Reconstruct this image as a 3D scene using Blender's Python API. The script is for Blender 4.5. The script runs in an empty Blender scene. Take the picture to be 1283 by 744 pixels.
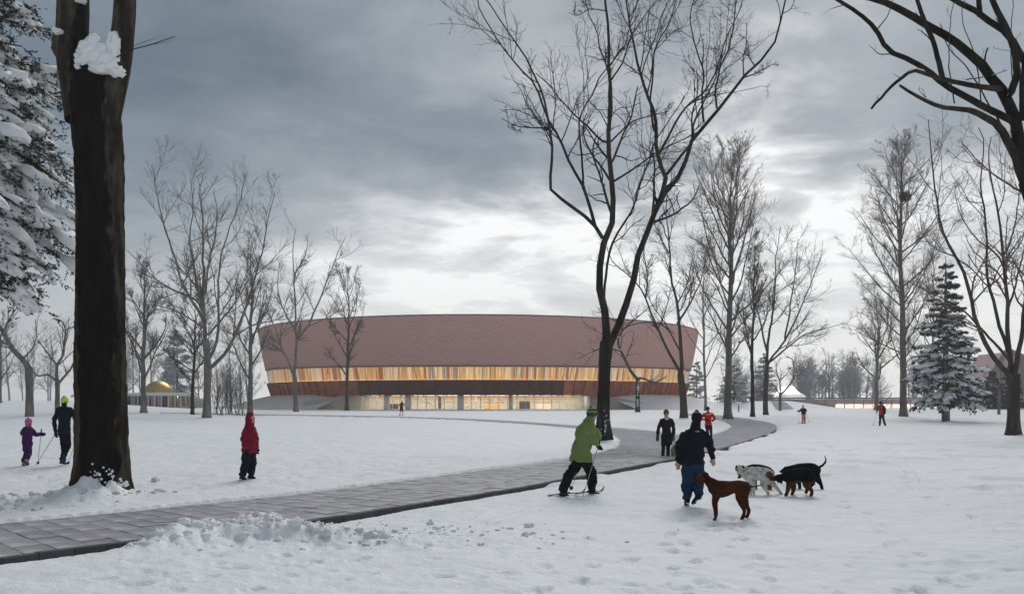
import bpy, bmesh, math, random
import numpy as np
from mathutils import Vector, Matrix

SC = bpy.context.scene
COL = SC.collection
R = math.radians

# ------------------------------------------------------------------ camera
FP, HX, HY, EYE = 1100.0, 641.5, 503.0, 1.75     # focal length in photo pixels, principal column, horizon row, eye height
cam_d = bpy.data.cameras.new('camera')
cam = bpy.data.objects.new('camera', cam_d); COL.objects.link(cam)
cam.location = (0, 0, EYE); cam.rotation_euler = (R(90), 0, 0)
cam_d.sensor_width = 36.0; cam_d.sensor_fit = 'HORIZONTAL'
cam_d.lens = 36.0 * FP / 1283.0
cam_d.shift_y = (HY - 372.0) / 1283.0
cam_d.clip_start = 0.1; cam_d.clip_end = 6000
SC.camera = cam

# ------------------------------------------------------------------ sky
SUN_EL, SUN_AZ = R(42), R(10)          # behind the clouds, ahead and slightly to the right
SKY_STRENGTH = 0.1
world = bpy.data.worlds.new('World'); SC.world = world
world.use_nodes = True
WN = world.node_tree; WN.nodes.clear()
def wn(t, **k):
    n = WN.nodes.new(t)
    for a, b in k.items(): setattr(n, a, b)
    return n
def wmath(op, a, b=None, c=None, clamp=False):
    n = wn('ShaderNodeMath', operation=op); n.use_clamp = clamp
    for i, v in enumerate((a, b, c)):
        if v is None: continue
        if isinstance(v, (int, float)): n.inputs[i].default_value = v
        else: WN.links.new(v, n.inputs[i])
    return n.outputs[0]
tc = wn('ShaderNodeTexCoord')
sep = wn('ShaderNodeSeparateXYZ'); WN.links.new(tc.outputs['Generated'], sep.inputs[0])
dx, dy, dz = sep.outputs
zc = wmath('MAXIMUM', dz, 0.0)
den = wmath('ADD', zc, 0.13)
u = wmath('DIVIDE', dx, den); v = wmath('DIVIDE', dy, den)
comb = wn('ShaderNodeCombineXYZ'); WN.links.new(u, comb.inputs[0]); WN.links.new(v, comb.inputs[1])
comb.inputs[2].default_value = 0.0
def wnoise(scale, detail, rough, dist, off, vec=None):
    mp = wn('ShaderNodeMapping'); WN.links.new(vec or comb.outputs[0], mp.inputs[0])
    mp.inputs['Location'].default_value = off
    n = wn('ShaderNodeTexNoise'); WN.links.new(mp.outputs[0], n.inputs['Vector'])
    n.inputs['Scale'].default_value = scale; n.inputs['Detail'].default_value = detail
    n.inputs['Roughness'].default_value = rough; n.inputs['Distortion'].default_value = dist
    return n.outputs[0]
def wramp(x, a, b, lo=0.0, hi=1.0, smooth=True):
    n = wn('ShaderNodeMapRange'); n.interpolation_type = 'SMOOTHSTEP' if smooth else 'LINEAR'
    WN.links.new(x, n.inputs[0])
    for i, q in zip((1, 2, 3, 4), (a, b, lo, hi)): n.inputs[i].default_value = q
    return n.outputs[0]
n_big = wnoise(0.62, 5.0, 0.52, 0.5, (0.3, 5.2, 0.0))
n_mid = wnoise(1.7, 9.0, 0.58, 0.3, (7.1, -3.3, 0.0))
n_fine = wnoise(4.2, 9.0, 0.62, 0.25, (0.7, 8.1, 2.0))
dens = wmath('ADD', wmath('MULTIPLY', n_big, 0.46), wmath('ADD', wmath('MULTIPLY', n_mid, 0.34), wmath('MULTIPLY', n_fine, 0.20)))
# cloud thickness 0..1, thin towards the hidden sun
sunv = wn('ShaderNodeVectorMath', operation='DOT_PRODUCT'); WN.links.new(tc.outputs['Generated'], sunv.inputs[0])
GLOW_EL, GLOW_AZ = R(8), R(7)
sunv.inputs[1].default_value = (math.sin(GLOW_AZ) * math.cos(GLOW_EL), math.cos(GLOW_AZ) * math.cos(GLOW_EL), math.sin(GLOW_EL))
near_sun = wramp(sunv.outputs['Value'], 0.94, 1.0)
bank = wmath('SUBTRACT', wramp(dx, 0.05, -0.42, 0.0, 0.33), wramp(dx, 0.0, 0.45, 0.0, 0.07))     # a heavier bank to the left
body = wmath('ADD', wmath('MULTIPLY_ADD', wramp(dz, 0.12, 0.37), 0.37, 0.11), wmath('MULTIPLY_ADD', dens, 2.5, -1.155))
thick = wmath('SUBTRACT', wmath('ADD', body, bank), wmath('MULTIPLY', near_sun, wramp(n_mid, 0.60, 0.42, 0.0, 0.24)), clamp=True)
crmp = wn('ShaderNodeValToRGB'); WN.links.new(thick, crmp.inputs[0])
el = crmp.color_ramp.elements
el[0].position = 0.0; el[0].color = (1.0, 1.0, 1.0, 1)
el[1].position = 1.0; el[1].color = (0.105, 0.145, 0.185, 1)
for p, c in ((0.12, (0.74, 0.755, 0.77, 1)), (0.38, (0.36, 0.395, 0.43, 1)), (0.68, (0.20, 0.245, 0.29, 1))):
    e = el.new(p); e.color = c
az_f = wramp(wmath('ADD', dy, wmath('MULTIPLY', dx, 0.35)), 0.55, 1.02, 0.45, 1.0)       # the horizon is brightest below the hidden sun
hz = wn('ShaderNodeMix', data_type='RGBA'); WN.links.new(wmath('MULTIPLY', wramp(dz, 0.0, 0.24, 0.9, 0.0), az_f), hz.inputs['Factor'])
WN.links.new(crmp.outputs[0], hz.inputs['A']); hz.inputs['B'].default_value = (0.97, 0.975, 0.98, 1)
CLOUD_GAIN = 1.0 / SKY_STRENGTH
cg = wn('ShaderNodeMix', data_type='RGBA', blend_type='MULTIPLY'); cg.inputs['Factor'].default_value = 1.0
WN.links.new(hz.outputs['Result'], cg.inputs['A']); cg.inputs['B'].default_value = (CLOUD_GAIN,) * 3 + (1,)
sky = wn('ShaderNodeTexSky'); sky.sky_type = 'NISHITA'; sky.sun_disc = False
sky.sun_elevation = SUN_EL; sky.sun_rotation = SUN_AZ
sky.dust_density = 2.0
fin = wn('ShaderNodeMix', data_type='RGBA'); fin.inputs['Factor'].default_value = 0.93      # a closed cloud deck under the clear sky
WN.links.new(sky.outputs[0], fin.inputs['A']); WN.links.new(cg.outputs['Result'], fin.inputs['B'])
bg = wn('ShaderNodeBackground'); bg.inputs['Strength'].default_value = SKY_STRENGTH
WN.links.new(fin.outputs['Result'], bg.inputs['Color'])
wo = wn('ShaderNodeOutputWorld'); WN.links.new(bg.outputs[0], wo.inputs['Surface'])

# ------------------------------------------------------------------ sun, exposure
sun_d = bpy.data.lights.new('sun', 'SUN'); sun_d.energy = 1.5; sun_d.angle = R(32); sun_d.color = (1.0, 0.97, 0.93)
sun = bpy.data.objects.new('sun', sun_d); COL.objects.link(sun)
sun.rotation_euler = (R(90) - SUN_EL, 0, math.pi - SUN_AZ)
SC.view_settings.view_transform = 'Standard'; SC.view_settings.look = 'None'
SC.view_settings.exposure = 0.08; SC.view_settings.gamma = 1.0; SC.view_settings.use_curve_mapping = False
SC.cycles.use_denoising = True
SC.cycles.max_bounces = 6; SC.cycles.transparent_max_bounces = 12; SC.cycles.volume_bounces = 0
SC.cycles.caustics_reflective = False; SC.cycles.caustics_refractive = False

# ------------------------------------------------------------------ helpers: noise, meshes
def _hash(ix, iy, iz, seed):
    h = (ix * 374761393 + iy * 668265263 + iz * 2147483647 + seed * 974634217) & 0xFFFFFFFF
    h = ((h ^ (h >> 13)) * 1274126177) & 0xFFFFFFFF
    h = ((h ^ (h >> 16)) * 2246822519) & 0xFFFFFFFF
    return ((h ^ (h >> 15)) & 0xFFFF) / 65535.0
def vnoise(x, y, z=None, seed=0):
    x = np.asarray(x, float); y = np.asarray(y, float); z = np.zeros_like(x) if z is None else np.asarray(z, float)
    ix, iy, iz = (np.floor(q).astype(np.int64) for q in (x, y, z))
    fx, fy, fz = x - ix, y - iy, z - iz
    fx, fy, fz = (q * q * q * (q * (q * 6 - 15) + 10) for q in (fx, fy, fz))
    out = 0
    for a in (0, 1):
        wx = fx if a else 1 - fx
        for b in (0, 1):
            wy = fy if b else 1 - fy
            for c in (0, 1):
                wz = fz if c else 1 - fz
                out = out + wx * wy * wz * _hash(ix + a, iy + b, iz + c, seed)
    return out * 2 - 1
def fbm(x, y, z=None, octv=4, gain=0.5, seed=0):
    s, a = 0, 1.0
    for o in range(octv):
        s = s + a * vnoise(x, y, z, seed + o * 17)
        x, y = x * 2.03 + 3.1, y * 2.03 + 1.7
        if z is not None: z = z * 2.03 + 5.3
        a *= gain
    return s
def sstep(a, b, x):
    t = np.clip((x - a) / (b - a), 0, 1); return t * t * (3 - 2 * t)

def mesh_np(name, V, F, smooth=True):
    """V (n,3); F one array (m,k) or a list of such arrays"""
    V = np.ascontiguousarray(V, dtype=np.float32)
    Fs = [f for f in (F if isinstance(F, list) else [F]) if len(f)]
    me = bpy.data.meshes.new(name)
    me.vertices.add(len(V)); me.vertices.foreach_set('co', V.ravel())
    nl = sum(f.size for f in Fs); npoly = sum(len(f) for f in Fs)
    me.loops.add(nl); me.polygons.add(npoly)
    me.loops.foreach_set('vertex_index', np.concatenate([f.ravel() for f in Fs]).astype(np.int32))
    tot = np.concatenate([np.full(len(f), f.shape[1], np.int32) for f in Fs])
    st = np.concatenate([[0], np.cumsum(tot)[:-1]]).astype(np.int32)
    me.polygons.foreach_set('loop_start', st)
    try: me.polygons.foreach_set('loop_total', tot)
    except Exception: pass
    me.polygons.foreach_set('use_smooth', np.full(npoly, bool(smooth)))
    me.update(calc_edges=True); me.validate()
    return me
def link(name, me, mat=None, parent=None, loc=None):
    o = bpy.data.objects.new(name, me); COL.objects.link(o)
    if mat is not None and me is not None and len(me.materials) == 0: me.materials.append(mat)
    if parent is not None: o.parent = parent
    if loc is not None: o.location = loc
    return o
def obj(name, V, F, mat, parent=None, smooth=True, kind=None):
    o = link(name, mesh_np(name, V, F, smooth), mat, parent)
    if kind: o['kind'] = kind
    return o
def tag(o, label=None, cat=None, group=None, kind=None):
    if label: o['label'] = label
    if cat: o['category'] = cat
    if group: o['group'] = group
    if kind: o['kind'] = kind
    return o
def thing(name, label, cat, loc=(0, 0, 0), group=None, rz=0.0):
    o = bpy.data.objects.new(name, None); COL.objects.link(o)
    o.location = loc; o.rotation_euler = (0, 0, rz); o.empty_display_size = 0.1
    return tag(o, label, cat, group)

class MB:
    """collects quads and triangles for one mesh"""
    def __init__(s): s.v = []; s.q = []; s.t = []; s.n = 0
    def add(s, V, Q=None, T=None):
        V = np.asarray(V, float); s.v.append(V)
        if Q is not None and len(Q): s.q.append(np.asarray(Q) + s.n)
        if T is not None and len(T): s.t.append(np.asarray(T) + s.n)
        s.n += len(V); return s
    def hexa(s, b, t):
        """bottom four and top four corners"""
        return s.add(list(b) + list(t), [(3, 2, 1, 0), (4, 5, 6, 7), (0, 1, 5, 4), (1, 2, 6, 5), (2, 3, 7, 6), (3, 0, 4, 7)])
    def box(s, c, d, rz=0.0):
        c = np.array(c, float); hx, hy, hz_ = d[0] / 2, d[1] / 2, d[2] / 2
        ca, sa = math.cos(rz), math.sin(rz)
        P = [(x * ca - y * sa, x * sa + y * ca) for x, y in ((-hx, -hy), (hx, -hy), (hx, hy), (-hx, hy))]
        return s.hexa([(c[0] + x, c[1] + y, c[2] - hz_) for x, y in P], [(c[0] + x, c[1] + y, c[2] + hz_) for x, y in P])
    def tube(s, P, rad, sides=8, cap=True):
        P = np.asarray(P, float); rad = np.broadcast_to(np.asarray(rad, float), (len(P),))
        V, F = tubes(P[None], rad[None], sides); s.add(V, F)
        if cap:
            n0 = s.n
            s.add([P[0], P[-1]], None, None)
            base = n0 - len(V); k = sides; L = (len(P) - 1) * sides
            s.t.append(np.array([(n0, base + (i + 1) % k, base + i) for i in range(k)] + [(n0 + 1, base + L + i, base + L + (i + 1) % k) for i in range(k)]))
        return s
    def build(s, name, mat, parent=None, smooth=False, kind=None, off=None):
        V = np.concatenate(s.v)
        if off is not None: V = V - np.asarray(off)
        F = []
        if s.q: F.append(np.concatenate([np.asarray(q).reshape(-1, 4) for q in s.q]))
        if s.t: F.append(np.concatenate([np.asarray(q).reshape(-1, 3) for q in s.t]))
        return obj(name, V, F, mat, parent, smooth, kind)

def nrm(a): return a / np.maximum(np.linalg.norm(a, axis=-1, keepdims=True), 1e-9)
def tubes(P, Rr, sides):
    """N polylines of K points with radii -> one vertex and quad array"""
    N, K, _ = P.shape
    T = nrm(np.gradient(P, axis=1) if K > 2 else np.repeat(P[:, 1:] - P[:, :1], 2, axis=1))
    md = nrm(P[:, -1] - P[:, 0])
    ref = np.where(np.abs(md[:, 2:3]) < 0.8, np.array([[0, 0, 1.0]]), np.array([[1.0, 0, 0]]))[:, None, :]
    U = nrm(np.cross(T, ref)); W = np.cross(T, U)
    a = np.arange(sides) * 2 * math.pi / sides
    V = P[:, :, None] + Rr[:, :, None, None] * (np.cos(a)[None, None, :, None] * U[:, :, None] + np.sin(a)[None, None, :, None] * W[:, :, None])
    idx = np.arange(N * K * sides).reshape(N, K, sides)
    A = idx[:, :-1]; B = idx[:, 1:]
    A2 = np.roll(A, -1, axis=2); B2 = np.roll(B, -1, axis=2)
    F = np.stack([A, A2, B2, B], axis=-1).reshape(-1, 4)
    return V.reshape(-1, 3), F
_ico = {}
def ico(sub):
    if sub not in _ico:
        bm = bmesh.new(); bmesh.ops.create_icosphere(bm, subdivisions=sub, radius=1.0)
        _ico[sub] = (np.array([v.co[:] for v in bm.verts]), np.array([[l.index for l in f.verts] for f in bm.faces])); bm.free()
    return _ico[sub]

def PX(px, py, D):
    """world point seen at photo pixel (px, py) at depth D"""
    return np.array([(px - HX) / FP * D, D, EYE - (py - HY) / FP * D])
def terrain(X, Y):
    """smooth lie of the land, without snow texture"""
    X = np.asarray(X, float); Y = np.asarray(Y, float)
    a = X / np.maximum(Y, 1.0)
    z = 0.35 * sstep(60, 125, Y)
    left = 1 - sstep(-0.56, -0.27, a)
    z = z + 1.5 * left * sstep(30, 115, Y)
    right = sstep(0.28, 0.36, a)
    z = z + 0.25 * right * sstep(70, 120, Y)
    return z
def GND(px, py):
    """ground point seen at photo pixel"""
    D = FP * EYE / (py - HY)
    for _ in range(30):
        z = float(terrain((px - HX) / FP * D, D))
        D = 0.5 * D + 0.5 * FP * (EYE - z) / (py - HY)
    return np.array([(px - HX) / FP * D, D, float(terrain((px - HX) / FP * D, D))])
def ATD(px, D):
    X = (px - HX) / FP * D
    return np.array([X, D, float(terrain(X, D))])

# ------------------------------------------------------------------ materials
MAT = {}
def mat(name, col, rough=0.8, var=0.0, vscale=4.0, bump=0.0, bscale=20.0, metal=0.0, spec=0.3, stretch=None, col2=None, c2lo=0.45, c2hi=0.6, sheen=0.0, attr=None, bdetail=6.0, coords='Object'):
    m = bpy.data.materials.new(name); m.use_nodes = True
    nt = m.node_tree; b = nt.nodes['Principled BSDF']
    b.inputs['Roughness'].default_value = rough; b.inputs['Metallic'].default_value = metal
    b.inputs['Specular IOR Level'].default_value = spec
    if sheen: b.inputs['Sheen Weight'].default_value = sheen
    tcn = nt.nodes.new('ShaderNodeTexCoord'); mp = nt.nodes.new('ShaderNodeMapping')
    nt.links.new(tcn.outputs[coords], mp.inputs[0])
    if stretch: mp.inputs['Scale'].default_value = stretch
    src = None
    if attr:
        an = nt.nodes.new('ShaderNodeAttribute'); an.attribute_name = attr; src = an.outputs['Color']
    else:
        rgb = nt.nodes.new('ShaderNodeRGB'); rgb.outputs[0].default_value = (*col, 1); src = rgb.outputs[0]
    if col2 is not None:
        n2 = nt.nodes.new('ShaderNodeTexNoise'); nt.links.new(mp.outputs[0], n2.inputs['Vector'])
        n2.inputs['Scale'].default_value = vscale; n2.inputs['Detail'].default_value = 7; n2.inputs['Roughness'].default_value = 0.6
        mr = nt.nodes.new('ShaderNodeMapRange'); nt.links.new(n2.outputs[0], mr.inputs[0])
        mr.inputs[1].default_value = c2lo; mr.inputs[2].default_value = c2hi
        mx = nt.nodes.new('ShaderNodeMix'); mx.data_type = 'RGBA'
        nt.links.new(mr.outputs[0], mx.inputs['Factor']); nt.links.new(src, mx.inputs['A']); mx.inputs['B'].default_value = (*col2, 1)
        src = mx.outputs['Result']
    if var:
        n3 = nt.nodes.new('ShaderNodeTexNoise'); nt.links.new(mp.outputs[0], n3.inputs['Vector'])
        n3.inputs['Scale'].default_value = vscale * 2.3; n3.inputs['Detail'].default_value = 5
        oi = nt.nodes.new('ShaderNodeObjectInfo')
        ad = nt.nodes.new('ShaderNodeMath'); ad.operation = 'MULTIPLY_ADD'
        nt.links.new(oi.outputs['Random'], ad.inputs[0]); ad.inputs[1].default_value = 0.4; nt.links.new(n3.outputs[0], ad.inputs[2])
        mr = nt.nodes.new('ShaderNodeMapRange'); nt.links.new(ad.outputs[0], mr.inputs[0])
        mr.inputs[1].default_value = 0.35; mr.inputs[2].default_value = 1.05
        mr.inputs[3].default_value = 1 - var; mr.inputs[4].default_value = 1 + var
        hs = nt.nodes.new('ShaderNodeHueSaturation'); nt.links.new(src, hs.inputs['Color']); nt.links.new(mr.outputs[0], hs.inputs['Value'])
        src = hs.outputs[0]
    nt.links.new(src, b.inputs['Base Color'])
    if bump:
        nb = nt.nodes.new('ShaderNodeTexNoise'); nt.links.new(mp.outputs[0], nb.inputs['Vector'])
        nb.inputs['Scale'].default_value = bscale; nb.inputs['Detail'].default_value = bdetail
        bp = nt.nodes.new('ShaderNodeBump'); bp.inputs['Strength'].default_value = 1.0; bp.inputs['Distance'].default_value = bump
        nt.links.new(nb.outputs[0], bp.inputs['Height']); nt.links.new(bp.outputs[0], b.inputs['Normal'])
    MAT[name] = m
    return m
def emit(name, col, s):
    m = bpy.data.materials.new(name); m.use_nodes = True; nt = m.node_tree; nt.nodes.clear()
    e = nt.nodes.new('ShaderNodeEmission'); e.inputs[0].default_value = (*col, 1); e.inputs[1].default_value = s
    o = nt.nodes.new('ShaderNodeOutputMaterial'); nt.links.new(e.outputs[0], o.inputs[0]); MAT[name] = m; return m
def glass(name, tint=(0.9, 0.95, 0.95), ior=1.5, rough=0.02, extra=0.0):
    m = bpy.data.materials.new(name); m.use_nodes = True; nt = m.node_tree; nt.nodes.clear()
    t = nt.nodes.new('ShaderNodeBsdfTransparent'); t.inputs[0].default_value = (*tint, 1)
    g = nt.nodes.new('ShaderNodeBsdfGlossy'); g.inputs['Roughness'].default_value = rough
    f = nt.nodes.new('ShaderNodeFresnel'); f.inputs[0].default_value = ior
    a = nt.nodes.new('ShaderNodeMath'); a.operation = 'ADD'; a.use_clamp = True; a.inputs[1].default_value = extra; nt.links.new(f.outputs[0], a.inputs[0])
    ge = nt.nodes.new('ShaderNodeNewGeometry'); fr = nt.nodes.new('ShaderNodeMath'); fr.operation = 'SUBTRACT'; fr.use_clamp = True; nt.links.new(a.outputs[0], fr.inputs[0]); nt.links.new(ge.outputs['Backfacing'], fr.inputs[1])     # only the outer face mirrors
    mx = nt.nodes.new('ShaderNodeMixShader'); nt.links.new(fr.outputs[0], mx.inputs[0]); nt.links.new(t.outputs[0], mx.inputs[1]); nt.links.new(g.outputs[0], mx.inputs[2])
    o = nt.nodes.new('ShaderNodeOutputMaterial'); nt.links.new(mx.outputs[0], o.inputs[0]); MAT[name] = m; return m

def snow_mat(name, col=(0.85, 0.86, 0.87), fine=0.004, dirt=None):
    m = mat(name, col, rough=0.62, var=0.035, vscale=0.9, spec=0.25, col2=dirt, c2lo=0.56, c2hi=0.72)
    nt = m.node_tree; b = nt.nodes['Principled BSDF']
    b.inputs['Subsurface Weight'].default_value = 0.0
    tcn = nt.nodes.new('ShaderNodeTexCoord')
    ns = []
    for sc_, w in ((2.2, 5.0), (9.0, 2.2), (38.0, 1.0)):
        n = nt.nodes.new('ShaderNodeTexNoise'); nt.links.new(tcn.outputs['Object'], n.inputs['Vector'])
        n.inputs['Scale'].default_value = sc_; n.inputs['Detail'].default_value = 4
        q = nt.nodes.new('ShaderNodeMath'); q.operation = 'MULTIPLY'; nt.links.new(n.outputs[0], q.inputs[0]); q.inputs[1].default_value = w
        ns.append(q.outputs[0])
    s = ns[0]
    for q in ns[1:]:
        a = nt.nodes.new('ShaderNodeMath'); nt.links.new(s, a.inputs[0]); nt.links.new(q, a.inputs[1]); s = a.outputs[0]
    bp = nt.nodes.new('ShaderNodeBump'); bp.inputs['Strength'].default_value = 0.9; bp.inputs['Distance'].default_value = fine
    nt.links.new(s, bp.inputs['Height']); nt.links.new(bp.outputs[0], b.inputs['Normal'])
    return m
snow_mat('snow', fine=0.010)
snow_mat('snow_clump', fine=0.006)
snow_mat('snow_dirty', col=(0.78, 0.775, 0.76), fine=0.008, dirt=(0.42, 0.39, 0.35))
mat('bark_dark', (0.020, 0.016, 0.014), 0.92, var=0.35, vscale=3, bump=0.02, bscale=9, stretch=(1, 1, 0.18), col2=(0.052, 0.043, 0.036), spec=0.08)
mat('bark_brown', (0.048, 0.036, 0.030), 0.92, var=0.35, vscale=3, bump=0.02, bscale=9, stretch=(1, 1, 0.2), col2=(0.075, 0.062, 0.052), spec=0.1)
mat('bark_grey', (0.135, 0.118, 0.107), 0.92, var=0.3, vscale=2, bump=0.02, bscale=9, stretch=(1, 1, 0.25), col2=(0.20, 0.18, 0.165), spec=0.1)
mat('bark_pale', (0.21, 0.205, 0.205), 0.92, var=0.25, vscale=2, col2=(0.25, 0.25, 0.25), spec=0.1)
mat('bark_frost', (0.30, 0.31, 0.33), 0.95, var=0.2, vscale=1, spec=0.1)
mat('needle', (0.022, 0.036, 0.026), 0.75, var=0.4, vscale=2, col2=(0.045, 0.060, 0.045), spec=0.2)
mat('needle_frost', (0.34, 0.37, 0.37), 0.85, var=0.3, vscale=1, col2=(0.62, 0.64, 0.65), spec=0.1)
m = mat('paver', (0.30, 0.292, 0.308), 0.55, var=0.30, vscale=1.3, bump=0.005, bscale=22, spec=0.3, col2=(0.56, 0.55, 0.56), c2lo=0.51, c2hi=0.82, coords='Object')
mat('kerb', (0.065, 0.064, 0.07), 0.7, var=0.25, vscale=5, bump=0.004, bscale=40)
mat('ski_track', (0.7, 0.73, 0.77), 0.6)
# ------------------------------------------------------------------ path outline (photo pixels on the ground)
def cr(pts, n=6):
    """Catmull-Rom through a list of points"""
    P = np.asarray(pts, float); out = []
    Q = np.vstack([2 * P[0] - P[1], P, 2 * P[-1] - P[-2]])
    for i in range(len(P) - 1):
        p0, p1, p2, p3 = Q[i:i + 4]
        for k in range(n):
            t = k / n
            out.append(0.5 * ((2 * p1) + (-p0 + p2) * t + (2 * p0 - 5 * p1 + 4 * p2 - p3) * t * t + (-p0 + 3 * p1 - 3 * p2 + p3) * t ** 3))
    out.append(P[-1]); return np.array(out)
near_px = [(-260, 744), (-120, 719), (0, 700), (170, 678), (370, 655), (500, 635), (640, 613), (700, 602), (780, 587), (850, 574), (900, 563), (950, 548), (968, 540), (973, 535), (968, 530.5), (943, 525.2), (917, 521.8), (896, 519.6), (870, 518.0)]
isle_px = [(850, 519.2), (872, 521), (895, 524.5), (912, 529.5), (917, 533.5), (909, 538.5), (894, 543), (872, 545.5), (850, 544), (821, 540), (768, 535.8), (720, 532.6), (645, 527.4), (580, 524.2), (483, 521.2), (380, 519.4), (290, 518.2), (200, 516.5)]
back_px = [(200, 517.6), (290, 519.6), (380, 521.2), (483, 523.0), (580, 526.3), (645, 530.5), (720, 536.8), (757, 542), (772, 546.5), (777, 552.5), (771, 559.5), (750, 566.5), (714, 574), (661, 582), (580, 592), (498, 603), (380, 618), (300, 626.5), (168, 640), (0, 656), (-120, 670), (-260, 686)]
E_near = np.array([GND(*p) for p in cr(near_px)]); E_isle = np.array([GND(*p) for p in cr(isle_px)]); E_back = np.array([GND(*p) for p in cr(back_px)])
OUT = np.vstack([E_near, E_isle, E_back])
SEG_SIDE = np.concatenate([np.zeros(len(E_near)), np.ones(len(E_isle)), np.full(len(E_back), 2)])
def path_sd(X, Y):
    """signed distance to the path outline (negative on the path) and which side is nearest"""
    sh = X.shape; X = X.ravel(); Y = Y.ravel()
    best = np.full(X.shape, 1e9); side = np.zeros(X.shape); ins = np.zeros(X.shape, bool)
    n = len(OUT)
    for i in range(n):
        ax, ay = OUT[i, :2]; bx, by = OUT[(i + 1) % n, :2]
        ex, ey = bx - ax, by - ay; L2 = ex * ex + ey * ey + 1e-12
        t = np.clip(((X - ax) * ex + (Y - ay) * ey) / L2, 0, 1)
        d = np.hypot(X - ax - t * ex, Y - ay - t * ey)
        m_ = d < best; best = np.where(m_, d, best); side = np.where(m_, SEG_SIDE[i], side)
        if abs(ey) > 1e-12:
            cnd = ((ay > Y) != (by > Y)) & (X < ex * (Y - ay) / ey + ax); ins ^= cnd
    return np.where(ins, -best, best).reshape(sh), side.reshape(sh)

# ------------------------------------------------------------------ snow field
PILE = [GND(*p)[:2] for p in ((168, 690), (215, 678), (262, 669), (310, 668), (355, 668), (420, 672), (500, 676), (590, 680))]
PILE_H = [0.04, 0.12, 0.155, 0.15, 0.12, 0.075, 0.045, 0.02]
BIGTREE = ATD(127, 16.6)
def seg_d(X, Y, a, b):
    ex, ey = b[0] - a[0], b[1] - a[1]; t = np.clip(((X - a[0]) * ex + (Y - a[1]) * ey) / (ex * ex + ey * ey), 0, 1)
    return np.hypot(X - a[0] - t * ex, Y - a[1] - t * ey), t
TRACKS = [[GND(*p)[:2] for p in q] for q in (((560, 668), (700, 627), (850, 583), (905, 567)), ((1060, 585), (1160, 600), (1283, 618), (1400, 632)), ((930, 552), (1000, 531), (1060, 524)), ((1092, 534), (1120, 560), (1150, 600)))]
PRINTS = []     # footprints and paw prints: x, y, heading, half length, half width, depth
_rp = np.random.default_rng(19)
def trail(a, b, step=0.66, fl=0.15, fw=0.065, fd=0.035, gap=0.11, wander=0.15, jit=0.04):
    a, b = GND(*a)[:2], GND(*b)[:2]; L = np.hypot(*(b - a)); n = int(L / step); d = (b - a) / max(L, 1e-6); h = math.atan2(d[0], d[1]); ph = _rp.uniform(0, 6)
    for i in range(n):
        c = a + d * step * i + np.array([d[1], -d[0]]) * (wander * math.sin(i * 0.4 + ph) + (gap if i % 2 else -gap)) + _rp.normal(0, jit, 2)
        PRINTS.append((c[0], c[1], h + _rp.normal(0, 0.15), fl * _rp.uniform(.85, 1.1), fw * _rp.uniform(.85, 1.15), fd * _rp.uniform(.6, 1.2)))
for a_, b_ in (((864, 744), (868, 636)), ((700, 742), (1000, 600)), ((1180, 735), (1040, 610)), ((120, 735), (560, 690)), ((1283, 660), (1010, 560)), ((400, 596), (310, 604)), ((460, 560), (310, 604)), ((60, 612), (32, 587)), ((96, 630), (79, 588)), ((20, 560), (34, 530)), ((940, 735), (905, 650))): trail(a_, b_)
for a_, b_ in (((960, 700), (900, 650)), ((1100, 640), (1010, 624)), ((1080, 625), (960, 622)), ((1000, 660), (930, 640)), ((870, 700), (915, 652)), ((1150, 600), (1030, 612))): trail(a_, b_, 0.30, 0.045, 0.04, 0.028, 0.07, 0.2, 0.05)
for i_ in range(110):
    p_ = GND(*[(_rp.uniform(880, 1060)), _rp.uniform(608, 660)]); PRINTS.append((p_[0], p_[1], _rp.uniform(0, 6), _rp.uniform(.04, .07), _rp.uniform(.035, .05), _rp.uniform(.015, .03)))
for i_ in range(120):
    p_ = GND(*[(_rp.uniform(100, 1283)), _rp.uniform(660, 744)]); PRINTS.append((p_[0], p_[1], _rp.uniform(0, 6), _rp.uniform(.06, .16), _rp.uniform(.05, .08), _rp.uniform(.008, .022)))
BASES = []      # (x, y, r) little wells or mounds where trunks stand
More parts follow.
